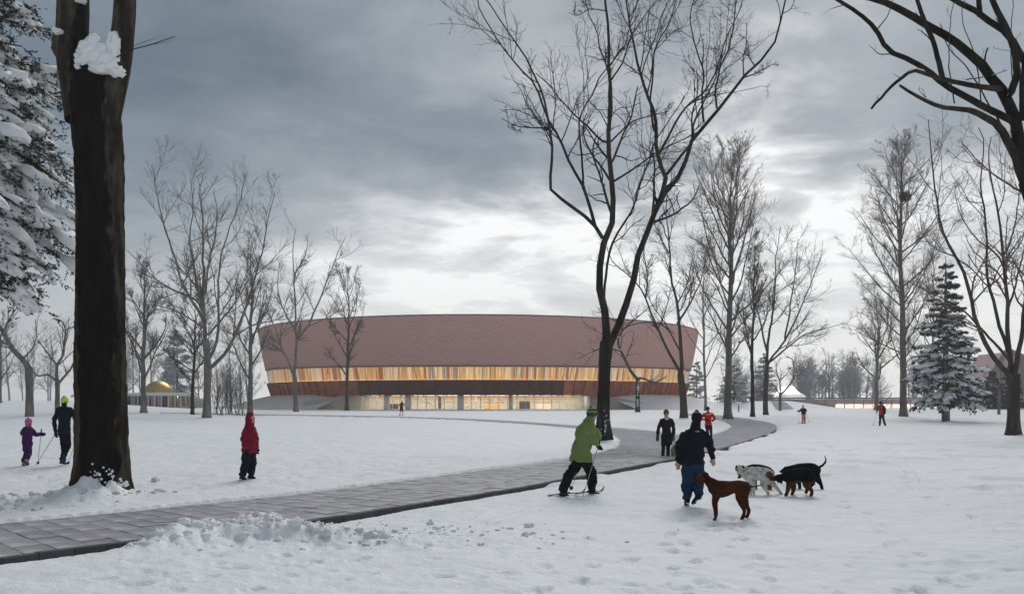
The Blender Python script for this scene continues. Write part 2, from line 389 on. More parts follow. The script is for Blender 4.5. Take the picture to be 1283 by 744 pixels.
def snow_h(X, Y):
    base = terrain(X, Y)
    near = 1 - sstep(40, 90, Y)
    z = 0.05 * fbm(X * 0.25, Y * 0.25, octv=3, seed=3) * sstep(4, 9, Y)
    z = z + near * (0.022 * fbm(X * 1.3, Y * 1.3, octv=3, seed=5) + 0.010 * fbm(X * 5, Y * 5, octv=3, seed=9))
    # old trodden dimples
    dm = fbm(X * 2.6, Y * 2.6, octv=2, seed=21); pat = sstep(-0.1, 0.5, fbm(X * 0.35, Y * 0.35, octv=2, seed=31))
    z = z - near * 0.035 * sstep(0.35, 0.8, dm) * pat
    # churned snow beside the big trunk
    ch = np.exp(-(((X - BIGTREE[0] + 1.6) / 1.9) ** 2 + ((Y - 15.2) / 1.3) ** 2))
    z = z + ch * (0.05 * np.abs(fbm(X * 6, Y * 6, octv=4, seed=41)) - 0.01)
    # mound at the foot of the big trunk
    rb = np.hypot((X - BIGTREE[0] - 0.08) * 1.15, (Y - BIGTREE[1] + 0.52))
    z = z + 0.25 * np.exp(-(rb / 0.66) ** 2) * (1 + 0.45 * fbm(X * 6, Y * 6, octv=4, seed=43))
    for bx, by, br, bh in BASES:
        rr = np.hypot(X - bx, Y - by); z = z + bh * np.exp(-(rr / br) ** 2) * (1 + 0.3 * fbm(X * 4, Y * 4, octv=2, seed=47))
    # shovelled bank beside the path
    pl = np.zeros_like(X)
    for i in range(len(PILE) - 1):
        d, t = seg_d(X, Y, PILE[i], PILE[i + 1]); h = PILE_H[i] * (1 - t) + PILE_H[i + 1] * t
        pl = np.maximum(pl, h * np.exp(-(d / 0.42) ** 2))
    lump = 0.75 + 0.55 * np.abs(fbm(X * 4.5, Y * 4.5, octv=4, gain=0.6, seed=51)) + 0.2 * fbm(X * 14, Y * 14, octv=2, seed=52)
    z = z + pl * lump
    rough = np.exp(-(((X + 2.4) / 2.2) ** 2 + ((Y - 11.6) / 1.0) ** 2)); z = z + rough * 0.035 * np.abs(fbm(X * 8, Y * 8, octv=3, seed=53))
    # ski tracks
    for tr in TRACKS:
        for i in range(len(tr) - 1):
            d, t = seg_d(X, Y, tr[i], tr[i + 1])
            z = z - 0.04 * (np.exp(-((d - 0.11) / 0.05) ** 2))
    for fx, fy, fa, fl, fw, fd in PRINTS:
        k = (np.abs(X - fx) < 0.34) & (np.abs(Y - fy) < 0.34)
        if k.any():
            ux, uy = X[k] - fx, Y[k] - fy; a_, b_ = ux * math.sin(fa) + uy * math.cos(fa), ux * math.cos(fa) - uy * math.sin(fa)
            q = (a_ / fl) ** 2 + (b_ / fw) ** 2; z[k] += 1.6 * fd * (-np.exp(-q ** 2) + 0.28 * np.exp(-((np.sqrt(q) - 1.35) / 0.25) ** 2))
    m_ = (Y > 6) & (Y < 150) & (X > -70) & (X < 60)
    sd = np.full(X.shape, 50.0); side = np.zeros(X.shape)
    if m_.any(): sd[m_], side[m_] = path_sd(X[m_], Y[m_])
    wob = 0.10 * fbm(X * 2.2, Y * 2.2, octv=3, seed=61) + 0.04 * fbm(X * 8, Y * 8, octv=2, seed=63)
    w2 = np.minimum(1.0, 0.35 + Y / 60.0)
    spill = sstep(0.02, 0.10, pl)                        # the bank lies over the kerb
    cov = sstep(0.15, 0.5, fbm(X * 0.7, Y * 0.7, octv=2, seed=67)) * sstep(14, 20, Y) * 0.16
    e_near = sd - np.where(side == 0, 0.11 - spill * 0.75 - cov, 0.0) + wob * np.where(side == 0, 0.35 + spill, 0.6) * w2
    # near side: snow lies lower than the kerb; far side: a low lip
    lip = np.where(side == 0, -0.048 + 0.048 * sstep(0.0, 0.9, sd) + (spill + cov * 5) * 0.09, 0.035 * (1 - sstep(0.1, 1.2, sd)) + 0.012)
    zz = z * sstep(-0.1, 0.9, sd + spill * 2) + lip * (np.abs(sd) < 40)
    inside = sstep(0.0, 0.055 + Y * 0.0015, e_near)
    return base + np.where(sd < 40, zz * inside + (-0.16) * (1 - inside), z)

def polar(rows, cols):
    A, D = np.meshgrid(cols, rows); return D * np.sin(A), D * np.cos(A)
def grid_faces(nr, nc, off=0):
    i = np.arange(nr * nc).reshape(nr, nc)
    return np.stack([i[:-1, :-1], i[:-1, 1:], i[1:, 1:], i[1:, :-1]], -1).reshape(-1, 4) + off
def build_ground():
    fine_c = np.linspace(-R(40), R(40), 440)
    left_c = np.linspace(-math.pi, -R(40), 26)[:-1]; right_c = np.linspace(R(40), math.pi, 26)[1:]
    cols = np.concatenate([left_c, fine_c, right_c])
    rows = np.concatenate([[0.02, 1.5, 3.5], np.geomspace(5.5, 62, 380), np.geomspace(62.6, 180, 80), np.geomspace(190, 4000, 26)])
    X, Y = polar(rows, cols)
    Z = snow_h(X, Y)
    return np.stack([X, Y, Z], -1).reshape(-1, 3), grid_faces(len(rows), len(cols))

def build_path():
    root = thing('path', 'grey paved park path curving from the left foreground towards the arena', None)
    tag(root, kind='structure')
    tri = bpy.data.meshes.new('slab'); bm = bmesh.new()
    vs = [bm.verts.new((p[0], p[1], p[2] - 0.045 * (1 - sstep(40, 60, p[1])) - 0.004)) for p in OUT]
    es = [bm.edges.new((vs[i], vs[(i + 1) % len(vs)])) for i in range(len(vs))]
    bmesh.ops.triangle_fill(bm, use_beauty=True, use_dissolve=False, edges=es)
    bmesh.ops.recalc_face_normals(bm, faces=bm.faces)
    for f in bm.faces:
        if f.normal.z < 0: f.normal_flip()
    bm.to_mesh(tri); bm.free()
    link('slab', tri, MAT['path_far'], root)
    # --- individual pavers, row by row between the two edges
    def resamp(P, step):
        s = np.concatenate([[0], np.cumsum(np.hypot(*np.diff(P[:, :2], axis=0).T))]); t = np.arange(0, s[-1], step)
        return np.stack([np.interp(t, s, P[:, k]) for k in range(2)], 1), t
    near = E_near[:int(np.argmin(np.abs(E_near[:, 0] - 8.2))) + 1]; far = E_back[::-1]
    far = far[:int(np.argmin(np.abs(far[:, 1] - 33))) + 1]
    nP, s = resamp(near, 0.38)
    sF = np.concatenate([[0], np.cumsum(np.hypot(*np.diff(far[:, :2], axis=0).T))])
    tt = s / s[-1] * sF[-1] * 1.0
    fP = np.stack([np.interp(tt, sF, far[:, k]) for k in range(2)], 1)
    rng = np.random.default_rng(4)
    n_obj, rest = 0, MB(); gap = 0.007
    for r in range(len(nP) - 1):
        a0, a1, b0, b1 = nP[r], nP[r + 1], fP[r], fP[r + 1]
        W = np.linalg.norm(b0 - a0)
        if W < 0.5: continue
        cuts = [0.0]; x = 0.14
        x += rng.uniform(0.2, 0.62)
        while x < W - 0.25: cuts.append(x / W); x += rng.choice([0.5, 0.62, 0.62, 0.75])
        cuts.append(1.0); cuts[0] = 0.13 / W
        for c0, c1 in zip(cuts[:-1], cuts[1:]):
            q = [a0 + (b0 - a0) * c0, a1 + (b1 - a1) * c0, a1 + (b1 - a1) * c1, a0 + (b0 - a0) * c1]
            q = [p for p in q]; ctr = sum(q) / 4
            q = [ctr + (p - ctr) * (1 - gap * 2 / max(np.linalg.norm(p - ctr), 0.05)) for p in q]
            zt = 0.0 + rng.uniform(-0.004, 0.005); tl = rng.normal(0, 0.004, 2)
            top = [(p[0], p[1], zt + tl[0] * (p[0] - ctr[0]) + tl[1] * (p[1] - ctr[1])) for p in q]
            if ctr[1] < 30 and n_obj < 300 and abs(ctr[0] / ctr[1]) < 0.75:
                mb = MB(); mb.hexa([(p[0] - ctr[0], p[1] - ctr[1], -0.05) for p in q][::-1], [(p[0] - ctr[0], p[1] - ctr[1], p[2]) for p in top][::-1])
                o = mb.build('paver', MAT['paver'], root); o.location = (ctr[0], ctr[1], 0.0); n_obj += 1
            else: rest.hexa([(p[0], p[1], -0.05) for p in q][::-1], top[::-1])
    if rest.n: rest.build('paver_field', MAT['paver_rest'], root, kind='stuff')
    # --- kerb stones along the near edge
    kP, _ = resamp(E_near[:int(np.argmin(np.abs(E_near[:, 1] - 46))) + 1], 0.40)
    for i in range(len(kP) - 1):
        a, b = kP[i], kP[i + 1]
        if abs(a[0] / a[1]) > 0.75: continue
        d = (b - a) / np.linalg.norm(b - a); nn = np.array([-d[1], d[0]])
        if nn[1] < 0: nn = -nn
        c = (a + b) / 2 + nn * 0.045
        mb = MB(); mb.box((0, 0, -0.075), (np.linalg.norm(b - a) - 0.010, 0.125, 0.17), math.atan2(d[1], d[0]))
        o = mb.build('kerb_stone', MAT['kerb'], root); o.location = (c[0], c[1], rng.uniform(-0.006, 0.004))
    return root
def paver_far_mat(name):
    m = mat(name, (0.2, 0.2, 0.2), 0.85, bump=0.004, bscale=22, spec=0.08)
    nt = m.node_tree; b = nt.nodes['Principled BSDF']
    tcn = nt.nodes.new('ShaderNodeTexCoord'); mp = nt.nodes.new('ShaderNodeMapping'); nt.links.new(tcn.outputs['Object'], mp.inputs[0]); mp.inputs['Rotation'].default_value = (0, 0, R(-40))
    br = nt.nodes.new('ShaderNodeTexBrick'); nt.links.new(mp.outputs[0], br.inputs['Vector'])
    br.inputs['Color1'].default_value = (0.34, 0.333, 0.352, 1); br.inputs['Color2'].default_value = (0.44, 0.43, 0.452, 1); br.inputs['Mortar'].default_value = (0.2, 0.2, 0.205, 1)
    br.inputs['Scale'].default_value = 1.0; br.inputs['Brick Width'].default_value = 0.85; br.inputs['Row Height'].default_value = 0.42; br.inputs['Mortar Size'].default_value = 0.008
    n = nt.nodes.new('ShaderNodeTexNoise'); nt.links.new(tcn.outputs['Object'], n.inputs['Vector']); n.inputs['Scale'].default_value = 0.9; n.inputs['Detail'].default_value = 6
    mr = nt.nodes.new('ShaderNodeMapRange'); nt.links.new(n.outputs[0], mr.inputs[0]); mr.inputs[1].default_value = 0.55; mr.inputs[2].default_value = 0.8; mr.inputs[4].default_value = 0.8
    mx = nt.nodes.new('ShaderNodeMix'); mx.data_type = 'RGBA'; nt.links.new(mr.outputs[0], mx.inputs['Factor']); nt.links.new(br.outputs[0], mx.inputs['A']); mx.inputs['B'].default_value = (0.62, 0.61, 0.625, 1)
    for l in list(b.inputs['Base Color'].links): nt.links.remove(l)
    nt.links.new(mx.outputs['Result'], b.inputs['Base Color'])
    return m
paver_far_mat('path_far'); paver_far_mat('paver_rest')
# ------------------------------------------------------------------ bare trees
def resample(P, Rr, K):
    s = np.concatenate([[0], np.cumsum(np.linalg.norm(np.diff(P, axis=0), axis=1))]); t = np.linspace(0, s[-1], K)
    return np.stack([np.interp(t, s, P[:, k]) for k in range(3)], 1), np.interp(t, s, Rr)
def spawn(rng, P, Rr, n, t0, t1, ang, angs, lr, lrs, rr, up=0.0, cap=None):
    """n children for each parent branch"""
    N, K, _ = P.shape
    t = rng.uniform(t0, t1, (N, n)); f = t * (K - 1); i = np.minimum(f.astype(int), K - 2); w = (f - i)[..., None]
    ar = np.arange(N)[:, None]
    pos = P[ar, i] * (1 - w) + P[ar, i + 1] * w
    rad = Rr[ar, i] * (1 - w[..., 0]) + Rr[ar, i + 1] * w[..., 0]
    T = nrm(P[ar, i + 1] - P[ar, i])
    rnd = nrm(rng.normal(size=T.shape)); perp = nrm(rnd - (rnd * T).sum(-1, keepdims=True) * T)
    perp = nrm(perp + np.array([0, 0, up]) ); perp = nrm(perp - (perp * T).sum(-1, keepdims=True) * T)
    a = rng.normal(ang, angs, t.shape)[..., None]
    d = np.cos(a) * T + np.sin(a) * perp
    plen = np.linalg.norm(np.diff(P, axis=1), axis=2).sum(1)[:, None]
    L = plen * rng.normal(lr, lrs, t.shape).clip(lr * 0.35, lr * 1.8) * (1.15 - 0.6 * t)
    if cap: L = np.minimum(L, cap)
    r0 = rad * rr
    return pos.reshape(-1, 3), d.reshape(-1, 3), L.ravel(), r0.ravel()
def grow(rng, p0, d0, L, r0, K, wob, trop, r1=0.35):
    N = len(p0); P = np.zeros((N, K, 3)); P[:, 0] = p0; d = d0.copy()
    st = (L / (K - 1))[:, None]
    trop = np.asarray(trop, float)
    for k in range(1, K):
        d = nrm(d + rng.normal(0, wob, (N, 3)) + trop * np.array([0, 0, 1.0]) )
        P[:, k] = P[:, k - 1] + d * st
    Rr = r0[:, None] * np.linspace(1, r1, K)[None]
    return P, Rr
def snow_strip(P, Rr, rng, prob=0.5, thick=0.8):
    """snow lying along the upper side of gently sloping branches"""
    N, K, _ = P.shape
    T = nrm(np.gradient(P, axis=1)); flat = 1 - np.abs(T[..., 2])
    n = np.interp(np.arange(K * N), np.arange(0, K * N + 3, 3), rng.uniform(0, 1, (K * N) // 3 + 2)[:len(np.arange(0, K * N + 3, 3))]).reshape(N, K)
    m_ = sstep(0.25, 0.6, flat) * sstep(1 - prob - 0.15, 1 - prob + 0.15, n)
    rad = Rr * thick * m_ + 0.0005
    Q = P.copy(); Q[..., 2] += Rr * (1 - 0.15) * m_
    return tubes(Q, rad, 6)
MINR = 0.0045
def bare_tree(name, label, base, trunk, limbs, levels, bark, rng, group=None, twig_bark=None, snow=0.0, extra_snow=None, trunk_sides=14, bark_amp=0.06, root_flare=0.5, kind_cat='tree', splash=None):
    """trunk: (P, R) world; limbs: list of (P, R) world; levels: list of dicts for spawn/grow"""
    base = np.asarray(base, float)
    root = thing(name, label, kind_cat, tuple(base), group)
    P, Rr = trunk
    Kt = max(24, min(90, int(np.linalg.norm(P[-1] - P[0]) / 0.18)))
    P, Rr = resample(P, Rr, Kt)
    h = P[:, 2] - base[2]
    Rr = Rr * (1 + root_flare * np.exp(-np.maximum(h, 0) / (Rr[0] * 1.1)))
    V, F = tubes(P[None], Rr[None], trunk_sides)
    ctr = np.repeat(P, trunk_sides, axis=0); dv = V - ctr
    aa = np.tile(np.arange(trunk_sides), Kt) / trunk_sides * 2 * math.pi; zz = V[:, 2]
    nz = fbm(np.cos(aa) * 2.2 + base[0], np.sin(aa) * 2.2 + base[1], zz * 0.7, octv=3, seed=7)
    V = ctr + dv * (1 + bark_amp * nz)[:, None]
    obj('trunk', V - base, F, bark, root)
    parents = []
    for (lp, lr) in limbs:
        p, r = resample(np.asarray(lp), np.asarray(lr), 20)
        L = np.linalg.norm(np.diff(p, axis=0), axis=1).sum()
        w = np.cumsum(rng.normal(0, 1, (20, 3)), axis=0); w -= np.linspace(0, 1, 20)[:, None] * w[-1]
        p = p + w * L * 0.0035 * np.array([1, 1, 0.5])
        parents.append((p, r))
    LP = np.stack([p for p, _ in parents]); LR = np.stack([r for _, r in parents])
    for p, r in parents:
        V, F = tubes(p[None], r[None], 8)
        obj('limb', V - base, F, bark, root)
    cur = (LP, LR); Vs, Fs, n = [], [], 0; sV, sF, sn = [], [], 0
    def push(V, F):
        nonlocal n
        Vs.append(V); Fs.append(F + n); n += len(V)
    if snow:
        V, F = snow_strip(LP, LR, rng, snow); sV.append(V); sF.append(F + sn); sn += len(V)
    for lv in levels:
        p0, d0, L, r0 = spawn(rng, cur[0], cur[1], lv['n'], lv.get('t0', 0.15), lv.get('t1', 1.0), lv.get('ang', 0.75), lv.get('angs', 0.2), lv['lr'], lv.get('lrs', lv['lr'] * 0.35), lv.get('rr', 0.55), lv.get('up', 0.3), lv.get('cap'))
        r0 = np.maximum(r0, lv.get('minr', MINR))
        Pn, Rn = grow(rng, p0, d0, L, r0, lv.get('K', 6), lv.get('wob', 0.14), lv.get('trop', 0.05), lv.get('r1', 0.4))
        Rn = np.maximum(Rn, lv.get('minr', MINR) * 0.8)
        push(*tubes(Pn, Rn, lv.get('s', 4)))
        if snow and lv.get('snow', True) and lv.get('K', 6) >= 6:
            V, F = snow_strip(Pn, Rn, rng, snow); sV.append(V); sF.append(F + sn); sn += len(V)
        if lv.get('keep'):      # also let the older limbs carry the next level
            pk, rk = zip(*[resample(a, b, Pn.shape[1]) for a, b in zip(*cur)])
            cur = (np.concatenate([Pn, np.stack(pk)]), np.concatenate([Rn, np.stack(rk)]))
        else: cur = (Pn, Rn)
    if Vs: obj('twigs', np.concatenate(Vs) - base, np.concatenate(Fs), twig_bark or bark, root, kind='stuff')
    if splash:      # wind-blown snow stuck to the bark
        mb = MB(); D_, spots, hw = splash; Vi, Fi = ico(1); cx_ = float(np.mean([q[0] for q in spots]))
        for sx_, sy_, wx_, wy_ in spots:
            for q in range(34):
                x = sx_ + rng.normal(0, wx_ * .5); y = sy_ + rng.normal(0, wy_ * .5); a_ = min(.95, abs(x - cx_) / hw); r_ = rng.uniform(.010, .035) * (D_ / 39.0) ** .7
                mb.add(Vi * r_ * np.array([1, .6, rng.uniform(.8, 1.8)]) * (1 + .3 * rng.normal(size=(len(Vi), 1))) + PX(x, y, D_ - hw / FP * D_ * 1.02 * math.sqrt(1 - a_ * a_)), None, Fi)
        mb.build('trunk_snow', MAT['snow_clump'], root, smooth=True, off=base, kind='stuff')
    if sV: obj('branch_snow', np.concatenate(sV) - base, np.concatenate(sF), MAT['snow_clump'], root, kind='stuff')
    return root
def traced(rng, base_D, pts, w0, w1, drift=0.0, d0=0.0):
    """limb traced in the photograph, given a depth of its own that drifts as it climbs; widths in photo pixels"""
    P = cr([(x, y) for x, y in pts], 5)
    s = np.concatenate([[0], np.cumsum(np.hypot(*np.diff(P, axis=0).T))]); t = s / s[-1]
    L = s[-1] / FP * base_D
    D = base_D + d0 + drift * L * t ** 1.2 + L * 0.02 * np.sin(t * 7 + rng.uniform(0, 6))
    W = np.array([PX(x, y, d) for (x, y), d in zip(P, D)])
    Rr = (w0 + (w1 - w0) * t ** 0.8) / 2 * D / FP
    return W, Rr
def traced_tree(name, label, D, base_px, trunk_px, tw, limbs_px, levels, bark, seed, **kw):
    rng = np.random.default_rng(seed)
    b = ATD(base_px, D)
    TP = np.array([PX(x, y, D) for x, y in cr(trunk_px, 4)]); TP[0, 2] = b[2] - 0.25
    tR = np.interp(np.linspace(0, 1, len(TP)), np.linspace(0, 1, len(tw)), tw) / 2 * D / FP
    limbs = []
    for L in limbs_px:
        limbs.append(traced(rng, D, L[0], L[1], L[2], L[3] if len(L) > 3 else rng.uniform(-0.35, 0.35), L[4] if len(L) > 4 else 0.0))
    return bare_tree(name, label, b, (TP, tR), limbs, levels, bark, rng, **kw)
def procedural_tree(name, label, px, D, top_py, tw, fork, n_limb, spread, levels, bark, seed, ang=0.6, crown='oval', lean=0.0, curve=0.06, thin=0.42, **kw):
    """a tree given only its base, height, trunk width (photo pixels) and habit"""
    rng = np.random.default_rng(seed)
    b = ATD(px, D); topz = EYE - (top_py - HY) / FP * D; H = topz - b[2]
    r0 = tw / 2 * D / FP; K = 14
    t = np.linspace(0, 1, K)
    wob = np.cumsum(rng.normal(0, 1, (K, 2)), axis=0) * 0.008 * H; wob[0] = 0
    TP = np.stack([b[0] + lean * H * t + wob[:, 0] * t, b[1] + wob[:, 1] * t, b[2] - 0.2 + (H * 0.97 + 0.2) * t], 1)
    tR = r0 * (1 - t) ** 0.75 + 0.008
    lt = fork + (0.97 - fork) * np.linspace(0, 1, n_limb) ** 0.9 + rng.normal(0, 0.01, n_limb)
    limbs = []
    az0 = rng.uniform(0, 6.28)
    for i, q in enumerate(lt.clip(fork * 0.9, 0.98)):
        p = np.array([np.interp(q, t, TP[:, k]) for k in range(3)]); rt = np.interp(q, t, tR)
        u_ = (q - fork) / (1 - fork)
        az = az0 + i * 2.4 + rng.normal(0, 0.3)
        a = ang * rng.normal(1.0, 0.15) * (1.15 - 0.5 * u_)
        prof = {'oval': math.sin(math.pi * (0.18 + 0.80 * u_)) ** 0.7, 'vase': 1.0 - 0.75 * u_, 'cone': 1.05 - 0.95 * u_}[crown]
        L = spread * H * prof * rng.uniform(0.75, 1.15) + 0.3
        if crown == 'vase': L = min(L, (1.0 - q * 0.85) * H)
        d = np.array([math.sin(a) * math.cos(az), math.sin(a) * math.sin(az), math.cos(a)])
        P, Rr = grow(rng, p[None], d[None], np.array([L]), np.array([min(rt * 0.6, r0 * thin)]), 10, 0.07, curve, 0.25)
        limbs.append((P[0], Rr[0]))
    return bare_tree(name, label, b, (TP, tR), limbs, levels, bark, rng, **kw)

LV_NEAR = [dict(n=8, t0=0.22, ang=0.7, lr=0.36, rr=0.55, K=10, wob=0.15, trop=0.06, s=5, cap=3.6, minr=0.011),
           dict(n=5, t0=0.12, ang=0.75, lr=0.46, rr=0.6, K=7, wob=0.20, trop=0.03, s=4, keep=True, cap=2.1, minr=0.008),
           dict(n=4, t0=0.15, ang=0.8, lr=0.42, rr=0.65, K=4, wob=0.16, trop=0.03, s=3, cap=0.75, minr=0.006)]
LV_MID = [dict(n=8, t0=0.2, ang=0.65, lr=0.36, rr=0.55, K=8, wob=0.09, trop=0.06, s=4, cap=4.6, minr=0.014),
          dict(n=7, t0=0.12, ang=0.7, lr=0.42, rr=0.6, K=4, wob=0.12, trop=0.05, s=3, keep=True, cap=3.0, minr=0.010),
          dict(n=7, t0=0.12, ang=0.7, lr=0.46, rr=0.65, K=2, wob=0.14, trop=0.03, s=3, cap=1.9, minr=0.007)]
LV_FUZZ = [dict(n=9, t0=0.15, ang=0.6, lr=0.36, rr=0.5, K=6, wob=0.09, trop=0.06, s=3, cap=4.5, minr=0.012),
           dict(n=7, t0=0.12, ang=0.65, lr=0.42, rr=0.6, K=4, wob=0.12, trop=0.05, s=3, keep=True, cap=2.2, minr=0.008),
           dict(n=6, t0=0.12, ang=0.65, lr=0.5, rr=0.65, K=2, wob=0.14, trop=0.03, s=3, cap=1.3, minr=0.0065)]
LV_FAR = [dict(n=7, t0=0.2, ang=0.6, lr=0.38, rr=0.55, K=6, wob=0.10, trop=0.06, s=3, cap=5, minr=0.02),
          dict(n=6, t0=0.12, ang=0.7, lr=0.42, rr=0.6, K=4, wob=0.12, trop=0.05, s=3, keep=True, cap=2.5, minr=0.013)]

def build_trees():
    B = MAT
    # --- tall forked tree in the middle
    traced_tree('forked_tree', 'tall dark bare tree with forked trunk standing beside the man in green', 39.0, 757,
        [(757, 552), (756, 520), (757, 480), (758, 450), (760, 428)], [18, 17.5, 16, 15.5, 16],
        [([(757, 440), (757, 400), (755.5, 381), (751.5, 357), (752, 330), (754, 312), (756.5, 294), (763, 280), (763, 226), (762.6, 177), (765, 133), (767, 81), (763, 32), (759, 0), (757, -40), (760, -75)], 11, 1.6, 0.0),
         ([(762, 436), (766.5, 425), (782.7, 399), (795, 361), (805, 324.5), (813, 292), (823, 262), (829, 250), (852, 220), (868, 181), (880, 157), (908.5, 129), (933, 97), (961, 68), (977, 36), (987, 0), (992, -30)], 10, 1.5, 0.15),
         ([(755, 298), (745, 282), (723, 262), (691, 236), (690, 202), (688, 161), (677, 117), (660.5, 81), (642, 52), (618, 16), (600, -10)], 5, 1.2, -0.25),
         ([(745, 282), (739, 262), (729, 234), (715, 206), (697, 169), (685, 141), (673, 105), (650, 77), (628, 48), (604, 16), (598, -6)], 4.6, 1.2, 0.2),
         ([(729, 236), (726, 193), (724, 149), (738, 118), (751, 89), (770, 70), (788, 50), (797, 28)], 3, 1, 0.4),
         ([(827, 252), (834, 232), (832, 218), (822, 190), (820, 161), (814, 125), (800, 81), (790, 40), (785, 8), (776, -30)], 6.5, 1.4, -0.2),
         ([(820, 165), (816, 140), (817, 100), (820, 60), (836, 32), (848, 0), (856, -24)], 3, 1.0, -0.4),
         ([(834, 220), (850, 200), (866, 181), (868, 160), (881, 128), (896, 96), (905, 66)], 4, 1.2, 0.4),
         ([(882, 153), (880, 120), (882, 90), (872, 60), (866, 20), (872, -10)], 3, 1, -0.3),
         ([(898, 135), (897, 110), (902, 81), (914, 50), (921, 20), (924, -10)], 3, 1, 0.3),
         ([(826, 192), (852, 141), (880, 113), (896, 84), (908, 52), (930, 6)], 3.2, 1, -0.45),
         ([(758, 372), (764.5, 328), (770.6, 304), (797, 262), (800, 246), (816, 206), (824, 180), (842, 150), (858, 120)], 3.6, 1.2, -0.35),
         ([(763, 179), (755, 177), (731, 153), (707, 129), (690, 108), (672, 92)], 3, 1, 0.35),
         ([(765, 230), (792, 214), (824, 190), (868, 169), (880, 162)], 3, 1, 0.5),
         ([(765, 178), (778, 165), (792, 153), (812, 146), (836, 140)], 2.6, 0.9, -0.5),
         ([(690, 160), (668, 160), (645, 157), (628, 148)], 2.2, 0.8, -0.3),
         ([(766, 100), (780, 78), (788, 52), (800, 30), (822, 2)], 2.4, 0.9, 0.4),
         ([(759, 14), (740, 12), (724, 20), (712, 16)], 1.6, 0.6, 0.2),
         ([(933, 97), (948, 92), (970, 80)], 2.0, 0.7, -0.3)],
        LV_NEAR, B['bark_dark'], 11, bark_amp=0.10, root_flare=0.35, trunk_sides=28, splash=(39.0, [(757.5, 548, 5.5, 10), (760, 532, 3, 14), (754, 549, 6, 6)], 9.0))
    # --- huge trunk at the left
    D = BIGTREE[1]; rng = np.random.default_rng(5)
    tr = cr([(127, 626), (127, 600), (127, 560), (125.5, 450), (125.5, 300), (124, 200), (119, 140), (116, 105), (112, 92)], 10)
    TP = np.array([PX(x, y, D) for x, y in tr]); TP[0, 2] = BIGTREE[2] - 0.2
    wd = np.interp(tr[:, 1], [92, 105, 140, 200, 260, 300, 450, 560, 600, 626], [64, 62, 57, 55, 53.5, 54, 56, 58, 63, 71])
    tR = wd / 2 * D / FP
    kt = 240; P, Rr = resample(TP, tR, kt); S = 110
    def bark_tube(P, Rr, S, amp, flat=0.92):
        V, F = tubes(P[None], Rr[None], S)
        ctr = np.repeat(P, S, axis=0); dv = V - ctr; aa = np.tile(np.arange(S), len(P)) / S * 2 * math.pi
        zz = V[:, 2]; wv = 0.9 * fbm(np.cos(aa) * 1.5, np.sin(aa) * 1.5, zz * 0.8, octv=2, seed=3)
        ridge = 1 - np.abs(vnoise(np.cos(aa + wv * 0.12) * 9, np.sin(aa + wv * 0.12) * 9, zz * 2.2, seed=8)) * 1.6
        ridge = ridge + 0.5 * vnoise(np.cos(aa) * 16, np.sin(aa) * 16, zz * 5, seed=9)
        big = fbm(np.cos(aa) * 0.9, np.sin(aa) * 0.9, zz * 0.45, octv=2, seed=12)
        return ctr + dv * (1 + amp * ridge + 0.035 * big)[:, None], F
    root = thing('thick_trunked_tree', 'huge dark forked trunk at the left with snow in its crotch', 'tree', tuple(BIGTREE))
    h = P[:, 2] - BIGTREE[2]
    V, F = bark_tube(P, Rr * (1 + 0.10 * np.exp(-np.maximum(h, 0) / 0.35)), S, 0.06)
    obj('trunk', V - BIGTREE, F, B['bark_big'], root)
    lefts = traced(rng, D, [(104, 150), (98, 112), (93, 80), (91, 50), (92, 0), (94, -60), (90, -160), (84, -260)], 50, 30, 0.05)
    rights = traced(rng, D, [(131, 160), (140, 120), (147, 92), (152, 60), (156, 20), (158, -20), (166, -90), (180, -200), (190, -280)], 40, 20, -0.08)
    for i_, (lp, lr) in enumerate((lefts, rights)):
        lr = lr * (np.interp(np.linspace(0, 1, len(lr)), [0, 0.25, 0.45, 1], [0.9, 0.92, 0.95, 1.0]) if i_ == 0 else 1.0) * (0.92 if i_ == 0 else 0.82)
        p, r = resample(lp, lr, 110); V, F = bark_tube(p, r, 64, 0.035); obj('limb', V - BIGTREE, F, B['bark_big'], root)
    kn = PX(71, 56, D); V, F = ico(3); V = V * np.array([0.15, 0.16, 0.27]) * (1 + 0.15 * fbm(V[:, 0] * 3, V[:, 1] * 3, V[:, 2] * 3, octv=3, seed=2))[:, None]
    obj('burl', V + kn + np.array([0.06, 0.03, 0.0]) - BIGTREE, F, B['bark_big'], root)
    # sprigs from the crotch
    tw = MB()
    for pts, w in (([(119, 92), (140, 76), (165, 63), (190, 56), (219, 46)], 2.2), ([(121, 88), (120, 62), (114, 40)], 1.8), ([(140, 76), (168, 58), (196, 48)], 1.0), ([(190, 56), (204, 54), (215, 50)], 0.8), ([(119, 92), (142, 80), (160, 70)], 1.3)):
        lp, lr = traced(rng, D - 0.42, pts, w, w * 0.4, 0.1); tw.tube(lp, lr, 5)
    tw.build('sprig', B['bark_dark'], root, smooth=True, off=BIGTREE)
    # snow caught in the crotch and against the foot
    sn = MB()
    for x, y, sx, sy, dd in ((121, 70, 17, 15, -0.42), (112, 62, 12, 14, -0.44), (132, 76, 14, 11, -0.44), (142, 60, 7, 18, -0.36), (136, 84, 12, 7, -0.46), (147, 90, 9, 6, -0.44), (104, 72, 9, 10, -0.45), (100, 78, 6, 5, -0.46), (73, 40, 6, 3, -0.22), (98, 85, 3, 3, -0.47), (100, 0, 6, 2.5, -0.36), (125, 84, 12, 8, -0.47), (118, 52, 8, 8, -0.38)):
        V, F = ico(3); nn = fbm(V[:, 0] * 2.5 + x, V[:, 1] * 2.5, V[:, 2] * 2.5, octv=3, seed=int(x))
        lone = x in (73, 98, 100) and sx < 8 and y != 78
        tgt = MB() if lone else sn
        tgt.add(V * (1 + 0.34 * nn)[:, None] * np.array([sx / FP * D, 0.14, sy / FP * D]) + PX(x, y, D + dd), None, F)
